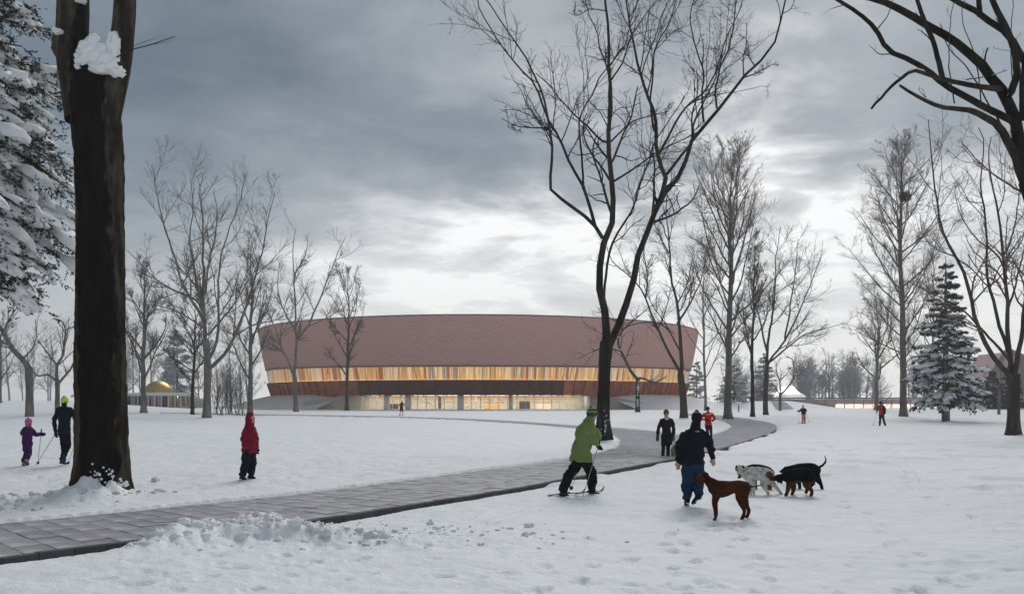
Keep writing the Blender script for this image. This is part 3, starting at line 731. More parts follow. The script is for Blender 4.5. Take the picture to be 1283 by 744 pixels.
        if lone: tgt.build('snow_patch', B['snow_clump'], root, smooth=True, off=BIGTREE)
    sn.build('crotch_snow', B['snow_clump'], root, smooth=True, off=BIGTREE)
    ft = MB()
    for i in range(80):
        x = rng.uniform(98, 162); y = 606 - 20 * abs(rng.normal(0, 0.62)) * (1 - abs(x - 128) / 46) - rng.uniform(0, 3) + 6 * (abs(x - 128) / 40)
        V, F = ico(2); s = rng.uniform(0.010, 0.028); nn = fbm(V[:, 0] * 2 + x, V[:, 1] * 2, V[:, 2] * 2, octv=2, seed=i)
        a = (x - 127) / 37.0; dd = -0.52 * math.sqrt(max(0.02, 1 - min(1, a * a)))
        ft.add(V * s * (1 + 0.3 * nn)[:, None] + PX(x, y, D + dd), None, F)
    ft.build('foot_snow', B['snow_clump'], root, smooth=True, off=BIGTREE, kind='stuff')
    # --- limbs reaching in from the upper right, trunk just outside the picture
    D = 15.0
    traced_tree('overhanging_tree', 'black snow-dusted limbs of a near tree reaching in at the upper right', D, 1345,
        [(1345, 632), (1342, 500), (1335, 380), (1318, 300), (1300, 258), (1286, 226)], [52, 44, 40, 34, 26, 20],
        [([(1296, 246), (1283, 222), (1276, 202), (1262, 178), (1246, 155), (1214, 139), (1181, 135), (1153, 123), (1127, 107)], 15, 3, -0.15),
         ([(1290, 232), (1278, 190), (1272, 161), (1262, 128), (1252, 109), (1226, 81), (1197, 54), (1157, 30), (1113, 8), (1076, -3), (1030, -14)], 17, 6, 0.15),
         ([(1254, 112), (1238, 111), (1214, 107), (1181, 99), (1153, 91), (1141, 89), (1125, 101), (1108, 118), (1092, 136)], 8, 3, -0.2),
         ([(1262, 120), (1270, 109), (1274, 81), (1262, 36), (1244, 0), (1236, -30)], 10, 6, 0.3),
         ([(1276, 166), (1268, 153), (1238, 137), (1197, 115), (1177, 101), (1157, 85), (1140, 74), (1117, 66), (1101, 36), (1072, 12), (1052, 0), (1030, -12)], 10, 4, 0.35),
         ([(1180, 102), (1179, 89), (1171, 56), (1159, 28), (1149, 0), (1140, -40)], 7, 4, 0.3),
         ([(1320, 300), (1300, 110), (1283, 81), (1262, 48), (1226, 18), (1197, 0), (1170, -16)], 14, 6, 0.1),
         ([(1228, 20), (1226, 0), (1222, -30)], 7, 5, 0.2),
         ([(1283, 150), (1283, 110), (1290, 40), (1288, -20)], 9, 6, -0.1),
         ([(1265, 175), (1240, 130), (1215, 90), (1190, 60), (1178, 30)], 2.4, 1, 0.4),
         ([(1196, 130), (1190, 95), (1189, 40), (1196, -5)], 1.8, 0.8, 0.2), ([(1230, 140), (1222, 70), (1205, 20), (1212, -10)], 1.8, 0.8, -0.2),
         ([(1270, 110), (1268, 50), (1270, -10)], 1.6, 0.8, 0.4), ([(1210, 100), (1240, 95), (1262, 88)], 1.6, 0.7, 0.4), ([(1100, 36), (1113, 18), (1120, -10)], 1.6, 0.7, 0.2)],
        [dict(n=2, t0=0.3, t1=0.95, ang=0.8, lr=0.16, rr=0.28, K=7, wob=0.12, trop=0.05, s=4, cap=0.9, minr=0.004), dict(n=2, t0=0.3, ang=0.7, lr=0.35, rr=0.6, K=5, wob=0.15, trop=0.03, s=3, minr=0.003)],
        B['bark_dark'], 21, snow=0.55, trunk_sides=24, bark_amp=0.08)
    # --- right-hand dark tree
    traced_tree('spreading_tree', 'dark bare tree with a stout trunk at the right edge of the lawn', 44.5, 1270,
        [(1270, 548), (1270, 520), (1270, 490), (1269.5, 468)], [15, 14, 14, 15],
        [([(1269, 474), (1262, 466), (1246, 452), (1231, 426), (1220, 401), (1213.5, 368), (1204, 339), (1191, 310), (1181, 282), (1172, 225), (1168.5, 180), (1163, 150)], 7, 1, 0.15),
         ([(1269, 474), (1267, 460), (1265, 439), (1263.5, 384.5), (1262, 355), (1257, 320), (1253, 282), (1246, 240), (1240, 200), (1242, 172)], 7, 1, -0.1),
         ([(1264, 450), (1250, 432), (1226, 410), (1205, 390), (1184, 378), (1160, 364), (1136, 352)], 4, 0.8, -0.3),
         ([(1265, 440), (1260, 423), (1246, 384.5), (1238, 336), (1236, 290), (1228, 231), (1232, 180), (1226, 160)], 5, 1, 0.25),
         ([(1272, 472), (1277, 455), (1281, 433), (1284, 384), (1290, 330), (1296, 260), (1292, 190)], 7, 1.2, 0.2),
         ([(1264, 384), (1275, 350), (1284, 310), (1300, 270)], 3, 0.8, -0.4), ([(1262, 350), (1250, 320), (1225, 300), (1205, 270), (1196, 240)], 2.6, 0.7, -0.3),
         ([(1283, 400), (1300, 370), (1330, 330)], 4, 1, -0.2), ([(1257, 320), (1268, 290), (1276, 250), (1280, 210)], 2.6, 0.8, 0.35), ([(1283, 242), (1262, 232), (1238, 214), (1215, 190), (1205, 178)], 3, 0.8, -0.5)],
        LV_NEAR, B['bark_brown'], 31, root_flare=0.5, twig_bark=B['bark_twig'])
    # --- tree in front of the arena's right shoulder
    traced_tree('two_stemmed_tree', 'brown bare tree with two rising stems before the arena right end', 84.0, 857,
        [(857, 523), (856, 500), (852.5, 468)], [9.5, 8.6, 8.5],
        [([(852.5, 472), (846, 458), (833, 437), (817, 397), (809, 373), (793, 349), (768.5, 328.5), (760, 310)], 4.5, 0.8),
         ([(852.5, 472), (853, 450), (849, 409), (846, 380), (841, 353), (837, 312), (834, 272), (836, 245)], 5.5, 0.8),
         ([(848, 406), (861, 385), (877, 353), (884, 326)], 3.2, 0.7), ([(853, 445), (837, 413), (817, 381), (806, 356)], 2.4, 0.7), ([(838, 318), (826, 296), (818, 276)], 2, 0.6), ([(809, 373), (811, 345), (806, 316), (812, 292)], 2.4, 0.7)],
        LV_MID, B['bark_brown'], 41, root_flare=0.35)
    # --- crooked snow-lined tree
    traced_tree('crooked_tree', 'crooked bare tree with snow-lined limbs just right of the forked tree', 118.0, 799,
        [(799, 514), (799, 495), (799, 473)], [6, 5.2, 5.4],
        [([(799, 475), (791, 466), (779, 441), (776, 425), (781, 413), (795, 405), (813, 403), (828, 406), (845, 418)], 4.2, 1, 0.1),
         ([(799, 474), (806, 474), (817, 479), (831, 474), (836, 470)], 3, 0.8, -0.1), ([(778, 440), (764, 436), (752, 437), (740, 441), (724, 450)], 2.6, 0.7, -0.2),
         ([(780, 414), (772, 402), (758, 396), (748, 385)], 2.6, 0.7, 0.2), ([(776, 424), (764, 422), (752, 417), (736, 409), (732, 404)], 2.2, 0.7, 0.1), ([(786, 408), (800, 396), (812, 386), (822, 380)], 2, 0.6, 0.3)],
        [dict(n=8, t0=0.2, ang=0.75, lr=0.4, rr=0.5, K=7, wob=0.14, trop=0.0, s=3, cap=4, minr=0.02), dict(n=6, t0=0.1, ang=0.8, lr=0.45, rr=0.6, K=4, wob=0.16, trop=0.0, s=3, keep=True, cap=2, minr=0.012)],
        B['bark_brown'], 43, snow=0.75, root_flare=0.3, splash=(118.0, [(799, 505, 1.4, 9), (799.5, 485, 1.2, 8)], 2.8))
    # --- big spreading tree at left
    traced_tree('spreading_tree', 'large grey many-limbed tree, tallest of those left of the arena', 80.0, 260,
        [(259, 528), (259.5, 500), (260, 455), (258, 425)], [10.5, 9, 9, 7.5],
        [([(258, 440), (256, 392), (256, 322), (254, 270), (252, 237), (255, 218)], 6, 0.7), ([(258, 420), (254, 397), (240, 374), (230.5, 355), (220, 325), (212, 303), (200, 262), (193, 218), (190, 208)], 5, 0.7),
         ([(256, 396), (249, 378), (225, 366), (202, 355), (180, 335), (160, 314)], 3.4, 0.7, -0.2), ([(261, 462), (268, 455), (282, 440), (296, 420), (310, 383), (322, 340), (334, 298), (343, 251), (345, 240)], 5, 0.7),
         ([(261, 448), (268, 430), (271, 400), (273, 331), (285, 290), (301, 251), (306, 225)], 4.5, 0.7), ([(258, 400), (247, 350), (240, 300), (243, 262), (238, 222)], 3.6, 0.7, 0.3), ([(257, 370), (262, 330), (272, 280), (268, 236)], 3, 0.7, -0.3),
         ([(262, 420), (290, 385), (312, 350), (330, 330)], 3, 0.7, 0.35), ([(254, 410), (228, 392), (205, 384), (182, 382)], 2.6, 0.6, 0.3), ([(260, 455), (244, 436), (226, 424), (204, 420)], 2.4, 0.6, -0.4), ([(296, 420), (315, 408), (340, 402), (366, 392)], 2.4, 0.6, -0.2)],
        LV_MID, B['bark_grey'], 51, root_flare=0.3)
    traced_tree('forked_tree', 'bare tree with a wide fork before the arena left end', 122.0, 371,
        [(371, 516), (370, 495), (369, 471)], [6.4, 5.6, 5.6],
        [([(369, 474), (362, 455), (352, 430), (346, 412), (338, 396), (330, 380)], 3.4, 0.7), ([(369, 474), (370, 450), (371.6, 425), (369, 380), (367, 335), (368, 300), (371, 285)], 4, 0.6), ([(371, 428), (384, 410), (396, 385), (409, 355), (422, 322), (434, 296)], 3.2, 0.6), ([(371, 415), (355, 388), (348, 360), (350, 330)], 2.4, 0.6), ([(384, 410), (410, 398), (432, 384)], 2, 0.5), ([(368, 345), (382, 320), (386, 300)], 1.8, 0.5)],
        LV_MID, B['bark_grey'], 53, root_flare=0.3)
    P_ = procedural_tree
    P_('slender_tree', 'small dark bare tree standing alone before the arena left of its middle', 434.5, 140, 345, 4.6, 0.25, 16, 0.36, LV_MID, B['bark_brown'], 55, ang=0.62, crown='oval')
    P_('young_tree', 'grey bare tree between the big spreading tree and the arena left end', 313, 104, 300, 6.2, 0.22, 16, 0.42, LV_MID, B['bark_grey'], 57, ang=0.6, crown='vase')
    P_('slender_tree', 'slim dark tree standing just left of the large many-limbed tree', 241, 88, 372, 4.6, 0.30, 18, 0.40, LV_MID, B['bark_dark'], 59, ang=0.85, crown='oval')
    P_('young_tree', 'grey bare tree in front of the domed pavilion', 180, 84, 335, 7, 0.22, 16, 0.42, LV_MID, B['bark_grey'], 61, ang=0.6, crown='vase')
    # gnarled ones at the left edge
    traced_tree('gnarled_tree', 'leaning thick-limbed tree with snow on its limb at the far left', 66.0, 37,
        [(37, 518), (37, 490), (36, 460)], [10, 9, 9], [([(37, 464), (30, 452), (16, 438), (6, 420), (-4, 404), (-16, 380)], 8, 4, 0.1), ([(14, 436), (4, 434), (-12, 440)], 3, 1, 0.1), ([(4, 418), (12, 400), (22, 385), (30, 378)], 3, 0.8, 0.4), ([(28, 450), (40, 438), (46, 420), (44, 400)], 2.5, 0.8, -0.4)],
        LV_FAR, B['bark_grey'], 71, snow=0.5, root_flare=0.1)
    traced_tree('gnarled_tree', 'twisting grey tree right behind the man in the lime hat', 72.0, 72,
        [(72, 512), (72, 490), (72, 476)], [6, 5.5, 6], [([(72, 478), (72, 465), (72, 456), (79, 445), (80, 430), (81, 412), (77, 402), (66, 399)], 4.5, 1.5, 0.1), ([(72, 458), (62, 445), (54, 434), (48, 428)], 3, 1, 0.2), ([(73, 480), (80, 472), (90, 460), (97, 440), (100, 420)], 3.6, 1, -0.1), ([(70, 476), (60, 469), (46, 470), (36, 455), (34, 440)], 3, 1, -0.2), ([(81, 414), (92, 410), (98, 420)], 2, 0.8, 0.3)],
        LV_FAR, B['bark_grey'], 73, snow=0.3, root_flare=0.1)
    P_('young_tree', 'thin bare tree cut by the left edge of the picture', 0, 100, 400, 4, 0.2, 12, 0.5, LV_FAR, B['bark_grey'], 75, ang=0.8, crown='vase')
    # right of the arena
    P_('elm_tree', 'tall finely twigged tree beside the bend of the path', 912, 84, 186, 9.2, 0.20, 34, 0.33, LV_FUZZ, B['bark_grey'], 81, ang=0.62, crown='oval', twig_bark=B['bark_twig'], thin=0.28)
    P_('slender_tree', 'slim dark-trunked tree just right of the tall finely twigged tree', 943, 92, 300, 5, 0.35, 18, 0.30, LV_MID, B['bark_dark'], 83, ang=0.5, crown='vase', lean=0.015)
    traced_tree('spreading_tree', 'dark-trunked tree spreading to the right above the pale wall', 100.0, 960,
        [(959.5, 522), (959, 500), (961, 455)], [6.5, 6, 5],
        [([(961, 457), (964, 420), (970, 380), (972, 340), (975, 305), (978, 284)], 4, 0.6), ([(960.5, 470), (966, 450), (985, 425), (1002, 390), (1016, 355), (1030, 318)], 3.4, 0.6), ([(961, 440), (952, 405), (946, 370), (950, 330)], 3, 0.6), ([(962, 455), (985, 436), (1010, 418), (1040, 410), (1062, 404)], 2.6, 0.5, -0.3), ([(985, 425), (990, 385), (996, 340), (1000, 300)], 2.6, 0.6, 0.3)],
        LV_MID, B['bark_brown'], 85, root_flare=0.3)
    traced_tree('curly_tree', 'small pale tree with curling limbs and snow beside the pink wall', 122.0, 977,
        [(977.5, 516), (977.5, 503), (978, 492)], [3.6, 3.2, 3.4],
        [([(978, 494), (986, 486), (993, 476), (995, 462), (993, 450), (984, 447)], 2.6, 1, 0.1), ([(977, 494), (972, 486), (964, 482), (958, 479)], 2, 0.8, -0.1), ([(978, 492), (977, 480), (973, 466), (973, 455), (980, 448)], 2.2, 0.8, 0.1), ([(994, 472), (1004, 468), (1014, 470)], 1.6, 0.6, 0.2), ([(978, 476), (986, 468), (990, 460)], 1.5, 0.6, -0.2)],
        LV_FAR, B['bark_grey'], 87, snow=0.6, root_flare=0.1)
    nest = P_('poplar_tree', 'tall upright tree with a dark nest of twigs high in its crown', 1132, 90, 165, 8.6, 0.13, 46, 0.26, LV_FUZZ, B['bark_grey'], 91, ang=0.85, crown='oval', twig_bark=B['bark_twig'], thin=0.24)
    rng = np.random.default_rng(3); nb = MB(); c = np.array([0.1, -0.2, (HY - 247) / FP * 90 + EYE - nest.location.z])
    for i in range(260):
        d = nrm(rng.normal(size=3)); p = c + d * np.array([0.5, 0.5, 0.42]) * rng.uniform(0.4, 1) ; q = nrm(np.cross(d, rng.normal(size=3))) * rng.uniform(0.25, 0.6)
        nb.tube(np.stack([p - q, p, p + q]), 0.018, 3, cap=False)
    nb.build('nest', B['bark_dark'], nest, kind='stuff')
    P_('young_tree', 'pale bare tree in front of the lit part of the pink wall', 1098, 118, 385, 5.2, 0.28, 18, 0.45, LV_MID, B['bark_grey'], 93, ang=0.8, crown='oval')
    traced_tree('small_tree', 'little stub-limbed tree carrying snow behind the right-hand trunk', 96.0, 1252, [(1251.5, 518), (1252, 502), (1252, 487)], [3.6, 3.2, 3.2], [([(1252, 489), (1246, 481), (1238, 476), (1232, 470)], 2.4, 1, 0.1), ([(1252, 489), (1258, 483), (1263, 474), (1268, 468)], 2.2, 0.8, -0.1), ([(1245, 481), (1240, 484), (1228, 486)], 1.6, 0.6, 0.1)], LV_FAR, B['bark_grey'], 95, snow=0.7, root_flare=0.1)
    P_('slender_tree', 'faint bare tree rising behind the spruce on the right', 1168, 130, 300, 4, 0.2, 16, 0.35, LV_FAR, B['bark_pale'], 97, ang=0.6, crown='vase')
    P_('slender_tree', 'faint bare tree behind the two-stemmed tree by the arena', 884, 128, 300, 3.6, 0.2, 16, 0.35, LV_FAR, B['bark_pale'], 99, ang=0.6, crown='vase')
    # thicket beside the arena's left end
    rng = np.random.default_rng(77); bsh = thing('leafless_bush', 'leafless thicket of thin upright stems left of the arena', 'bush', tuple(ATD(288, 98)))
    n = 46; b0 = np.array(bsh.location); p0 = b0 + np.stack([rng.normal(0, 1.1, n), rng.normal(0, 0.8, n), np.full(n, -0.05)], 1)
    d0 = nrm(np.stack([rng.normal(0, 0.16, n), rng.normal(0, 0.16, n), np.ones(n)], 1))
    Pn, Rn = grow(rng, p0, d0, rng.uniform(3.5, 6.2, n), np.full(n, 0.032), 9, 0.06, 0.02)
    V, F = tubes(Pn, Rn, 4); obj('stems', V - b0, F, B['bark_grey'], bsh, kind='stuff')
    a = spawn(rng, Pn, Rn, 12, 0.2, 1, 0.6, 0.2, 0.25, 0.08, 0.6, 0.4); P2, R2 = grow(rng, a[0], a[1], a[2], np.maximum(a[3], 0.012), 5, 0.12, 0.05)
    V1, F1 = tubes(P2, R2, 3); a = spawn(rng, P2, R2, 5, 0.2, 1, 0.6, 0.2, 0.5, 0.1, 0.6, 0.3); P3, R3 = grow(rng, a[0], a[1], a[2], np.maximum(a[3], 0.009), 3, 0.12, 0.05)
    V2, F2 = tubes(P3, R3, 3); obj('twigs', np.concatenate([V1, V2]) - b0, np.concatenate([F1, F2 + len(V1)]), B['bark_pale'], bsh, kind='stuff')

def build_woods():
    """far-off frosted wood, read as one mass"""
    rng = np.random.default_rng(101); Vs, Fs, n = [], [], 0
    cols = []
    for i in range(30): cols.append((rng.uniform(-20, 330), rng.uniform(150, 260), rng.uniform(9, 17)))
    for i in range(10): cols.append((rng.uniform(890, 985), rng.uniform(205, 260), rng.uniform(8, 12)))
    for i in range(36): cols.append((rng.uniform(990, 1072), rng.uniform(172, 230), 9.0 + 2.0 * rng.uniform(-1, 1)))
    for i in range(26): cols.append((rng.uniform(1060, 1330), rng.uniform(170, 260), rng.uniform(7, 12)))
    for px, D, H in cols:
        b = ATD(px, D); K = 6; nt = 3
        p0 = b + rng.normal(0, 0.6, (1, 3)) * [1, 1, 0]
        P, Rr = grow(rng, p0, np.array([[0, 0, 1.0]]), np.array([H]), np.array([0.22]), 10, 0.03, 0.05, 0.15)
        V, F = tubes(P, Rr, 4); Vs.append(V); Fs.append(F + n); n += len(V)
        cur = (P, Rr)
        for (nn, lr, ang, K, mr, cap) in ((18, 0.42, 0.75, 4, 0.035, 5), (7, 0.42, 0.7, 3, 0.03, 2.6), (2, 0.6, 0.7, 2, 0.032, 1.8)):
            a = spawn(rng, *cur, nn, 0.15, 1, ang, 0.2, lr, lr * 0.3, 0.5, 0.3, cap); Pn, Rn = grow(rng, a[0], a[1], a[2], np.maximum(a[3], mr), K, 0.12, 0.06)
            V, F = tubes(Pn, Rn, 3); Vs.append(V); Fs.append(F + n); n += len(V); cur = (Pn, Rn)
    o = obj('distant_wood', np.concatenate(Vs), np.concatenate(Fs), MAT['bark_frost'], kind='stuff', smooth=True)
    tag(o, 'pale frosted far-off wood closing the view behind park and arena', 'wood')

# ------------------------------------------------------------------ spruces
def spruce(name, label, base, H, Rm, zb, nb, seed, trunk_r, needle=0.06, nmat='needle', snow=0.6, droop=0.05, side=None, shoots=12, group=None, sz=1.0, maxz=None, nper=12, fine_snow=False, trunk_mat='bark_brown'):
    rng = np.random.default_rng(seed); base = np.asarray(base, float)
    root = thing(name, label, 'tree', tuple(base), group)
    P = np.stack([np.zeros(12), np.zeros(12), np.linspace(-0.2, H, 12)], 1); V, F = tubes(P[None], (trunk_r * (1 - np.linspace(0, 1, 12)) ** 0.8 + 0.01)[None], 12)
    obj('trunk', V, F, MAT[trunk_mat], root)
    z = zb + (H - zb) * (1 - (1 - rng.uniform(0, 1, nb)) ** 0.62); z = np.sort(z)
    az = rng.uniform(0, 2 * math.pi, nb) if side is None else rng.normal(side[0], side[1], nb)
    if maxz: keep = z < maxz; z, az = z[keep], az[keep]
    n = len(z); t = (z - zb) / (H - zb)
    L = Rm * (1 - t) ** 0.82 * rng.uniform(0.72, 1.12, n) * (0.72 + 0.28 * sstep(0, 0.12, t)) + 0.15
    el_ = 0.25 * t - droop * 3 * (1 - t) + rng.normal(0, 0.09, n)
    d = np.stack([np.cos(az) * np.cos(el_), np.sin(az) * np.cos(el_), np.sin(el_)], 1)
    p0 = np.stack([np.zeros(n), np.zeros(n), z], 1); K = 9
    BP = np.zeros((n, K, 3)); BP[:, 0] = p0
    for k in range(1, K):
        u_ = k / (K - 1); dd = d.copy(); dd[:, 2] += -droop * 6 * u_ * (1 - t) + 0.22 * max(0, u_ - 0.6)
        BP[:, k] = BP[:, k - 1] + nrm(dd + rng.normal(0, 0.05, (n, 3))) * (L / (K - 1))[:, None]
    BR = (0.012 + 0.012 * L)[:, None] * np.linspace(1, 0.25, K)[None]
    V, F = tubes(BP, BR, 5); obj('boughs', V, F, MAT['bark_brown'], root, kind='stuff')
    # side shoots in the bough's own plane, hanging a little
    a = spawn(rng, BP, BR, shoots, 0.12, 1.0, 0.95, 0.2, 0.30, 0.07, 0.4, 0.0)
    pd = np.repeat(nrm(BP[:, -1] - BP[:, 0]), shoots, axis=0); sd_ = np.cross(pd, [0, 0, 1.0]); sgn = np.sign(rng.uniform(-1, 1, len(sd_)))[:, None]
    sdir = nrm(pd * 0.75 + nrm(sd_) * sgn * rng.uniform(0.5, 1.0, (len(sd_), 1)) + np.array([0, 0, -0.30]) + rng.normal(0, 0.14, sd_.shape))
    SP, SR = grow(rng, a[0], sdir, np.clip(a[2], 0.12, 1.0), np.full(len(a[0]), 0.006), 5, 0.08, -0.03)
    SPx = np.concatenate([SP, np.stack([resample(b_, r_, 5)[0] for b_, r_ in zip(BP[:, K // 2:], BR[:, K // 2:])])])
    a2 = spawn(rng, SPx, np.full(SPx.shape[:2], 0.005), 4, 0.15, 0.95, 0.8, 0.2, 0.42, 0.1, 1.0, -0.1); S2, _ = grow(rng, a2[0], nrm(a2[1] * np.array([1, 1, 0.6])), np.clip(a2[2], 0.06, 0.5), np.full(len(a2[0]), 0.004), 5, 0.06, -0.02)
    SPx = np.concatenate([SPx, S2])
    # needles: slim blades all round every shoot
    N = len(SPx); M = nper; tt = rng.uniform(0.02, 1.0, (N, M)); f = tt * 4; i = np.minimum(f.astype(int), 3); w = (f - i)[..., None]; ar = np.arange(N)[:, None]
    p = SPx[ar, i] * (1 - w) + SPx[ar, i + 1] * w; T = nrm(SPx[ar, i + 1] - SPx[ar, i])
    rn = nrm(rng.normal(size=T.shape)); pr = nrm(rn - (rn * T).sum(-1, keepdims=True) * T)
    nd = nrm(pr * 0.85 + T * 0.75) * (needle * rng.uniform(0.7, 1.25, (N, M)))[..., None]
    wd = nrm(np.cross(nd, rng.normal(size=nd.shape))) * needle * 0.24
    tri = np.stack([p - wd, p + wd, p + nd], 2).reshape(-1, 3)
    obj('needles', tri, np.arange(len(tri)).reshape(-1, 3), MAT[nmat], root, smooth=False, kind='stuff')
    # snow pads resting on the boughs
    sb = MB(); V0, F0 = ico(2) if fine_snow else ico(1); V3, F3 = ico(2)
    for j in range(n):
        if rng.uniform() > snow: continue
        Lj = L[j]; m_ = int(rng.integers(5, 10))
        for q in range(m_):
            u_ = rng.uniform(0.30, 1.0); f_ = u_ * (K - 1); i_ = min(int(f_), K - 2); p = BP[j, i_] + (BP[j, i_ + 1] - BP[j, i_]) * (f_ - i_)
            T = nrm(BP[j, i_ + 1] - BP[j, i_]); S = nrm(np.cross(T, [0, 0, 1.0])); U = np.cross(S, T)
            lx = rng.uniform(0.035, 0.085) * Lj * sz; ly = lx * rng.uniform(0.4, 0.8); lz = min(0.03 * sz + 0.3 * ly, 0.10 * sz)
            Vb, Fb = V0, F0
            W = Vb * (1 + 0.6 * fbm(Vb[:, 0] * 2.3 + j, Vb[:, 1] * 2.3 + q, Vb[:, 2] * 1.4, octv=3, seed=j % 50))[:, None]
            W = W * np.array([lx, ly, lz]); W[:, 2] -= 0.5 * W[:, 1] ** 2 / max(ly, 0.05) * 0.7
            sb.add(p + S * rng.normal(0, 0.05) * Lj + np.array([0, 0, 0.03 + lz * 0.3]) + W[:, :1] * T + W[:, 1:2] * S + W[:, 2:] * U, None, Fb)
    # snow on the side shoots, small pads
    idx = rng.choice(len(SP), int(len(SP) * snow * 0.22), replace=False)
    for j in idx:
        k = int(rng.integers(1, 4)); p = SP[j, k]; T = nrm(SP[j, k + 1] - SP[j, k]); S = nrm(np.cross(T, [0, 0, 1.0])); U = np.cross(S, T)
        l = np.linalg.norm(SP[j, -1] - SP[j, 0]) * rng.uniform(0.25, 0.5); W = V0 * (1 + 0.4 * fbm(V0[:, 0] * 2 + j, V0[:, 1] * 2, V0[:, 2] * 2, octv=2, seed=j % 40))[:, None] * np.array([l, l * 0.36, l * 0.22])
        sb.add(p + np.array([0, 0, 0.02 + l * 0.08]) + W[:, :1] * T + W[:, 1:2] * S + W[:, 2:] * U, None, F0)
    sb.build('bough_snow', MAT['snow_clump'], root, smooth=True, kind='stuff')
    return root
def build_spruces():
    # near one: its trunk stands just outside the left edge
    b = ATD(-118, 21.0)
    spruce('snowy_spruce', 'snow-laden spruce at the upper left edge of the picture', b, 17.5, 4.8, 6.2, 150, 201, 0.28, needle=0.06, snow=1.0, droop=0.10, shoots=16, sz=1.45, maxz=13.5, side=(-0.1, 0.9), nper=16, fine_snow=True)
    b = ATD(1185, 76.0)
    spruce('snowy_spruce', 'snow-covered spruce standing on the lawn at the right', b, 14.3, 3.4, 1.9, 170, 203, 0.33, needle=0.15, snow=0.95, droop=0.06, shoots=11, sz=2.0, nper=8, fine_snow=True, trunk_mat='bark_grey')
    spruce('small_spruce', 'little dark spruce before the sloping pink wall, left of the right-hand trunk', ATD(1244, 132), 6.0, 2.0, 0.4, 90, 205, 0.15, needle=0.24, snow=0.25, shoots=7, sz=1.2, nper=5)
    spruce('small_spruce', 'little dark spruce half hidden behind the right-hand trunk', ATD(1266, 134), 6.6, 2.1, 0.4, 90, 206, 0.15, needle=0.24, snow=0.25, shoots=7, sz=1.2, nper=5)
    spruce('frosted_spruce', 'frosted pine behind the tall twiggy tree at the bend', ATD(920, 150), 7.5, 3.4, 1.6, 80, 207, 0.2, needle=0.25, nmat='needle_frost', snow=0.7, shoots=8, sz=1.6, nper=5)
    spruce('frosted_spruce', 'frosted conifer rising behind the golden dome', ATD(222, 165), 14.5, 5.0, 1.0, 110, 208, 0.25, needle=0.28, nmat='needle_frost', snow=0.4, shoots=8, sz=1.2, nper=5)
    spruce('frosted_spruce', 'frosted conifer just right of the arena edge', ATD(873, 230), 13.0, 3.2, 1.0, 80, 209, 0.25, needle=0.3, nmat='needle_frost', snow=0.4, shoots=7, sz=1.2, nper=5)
    spruce('frosted_spruce', 'frosted conifer behind the slim dark trunks left of the white tent', ATD(957, 175), 11.0, 3.6, 1.0, 90, 210, 0.25, needle=0.28, nmat='needle_frost', snow=0.3, shoots=8, sz=1.2, nper=5)
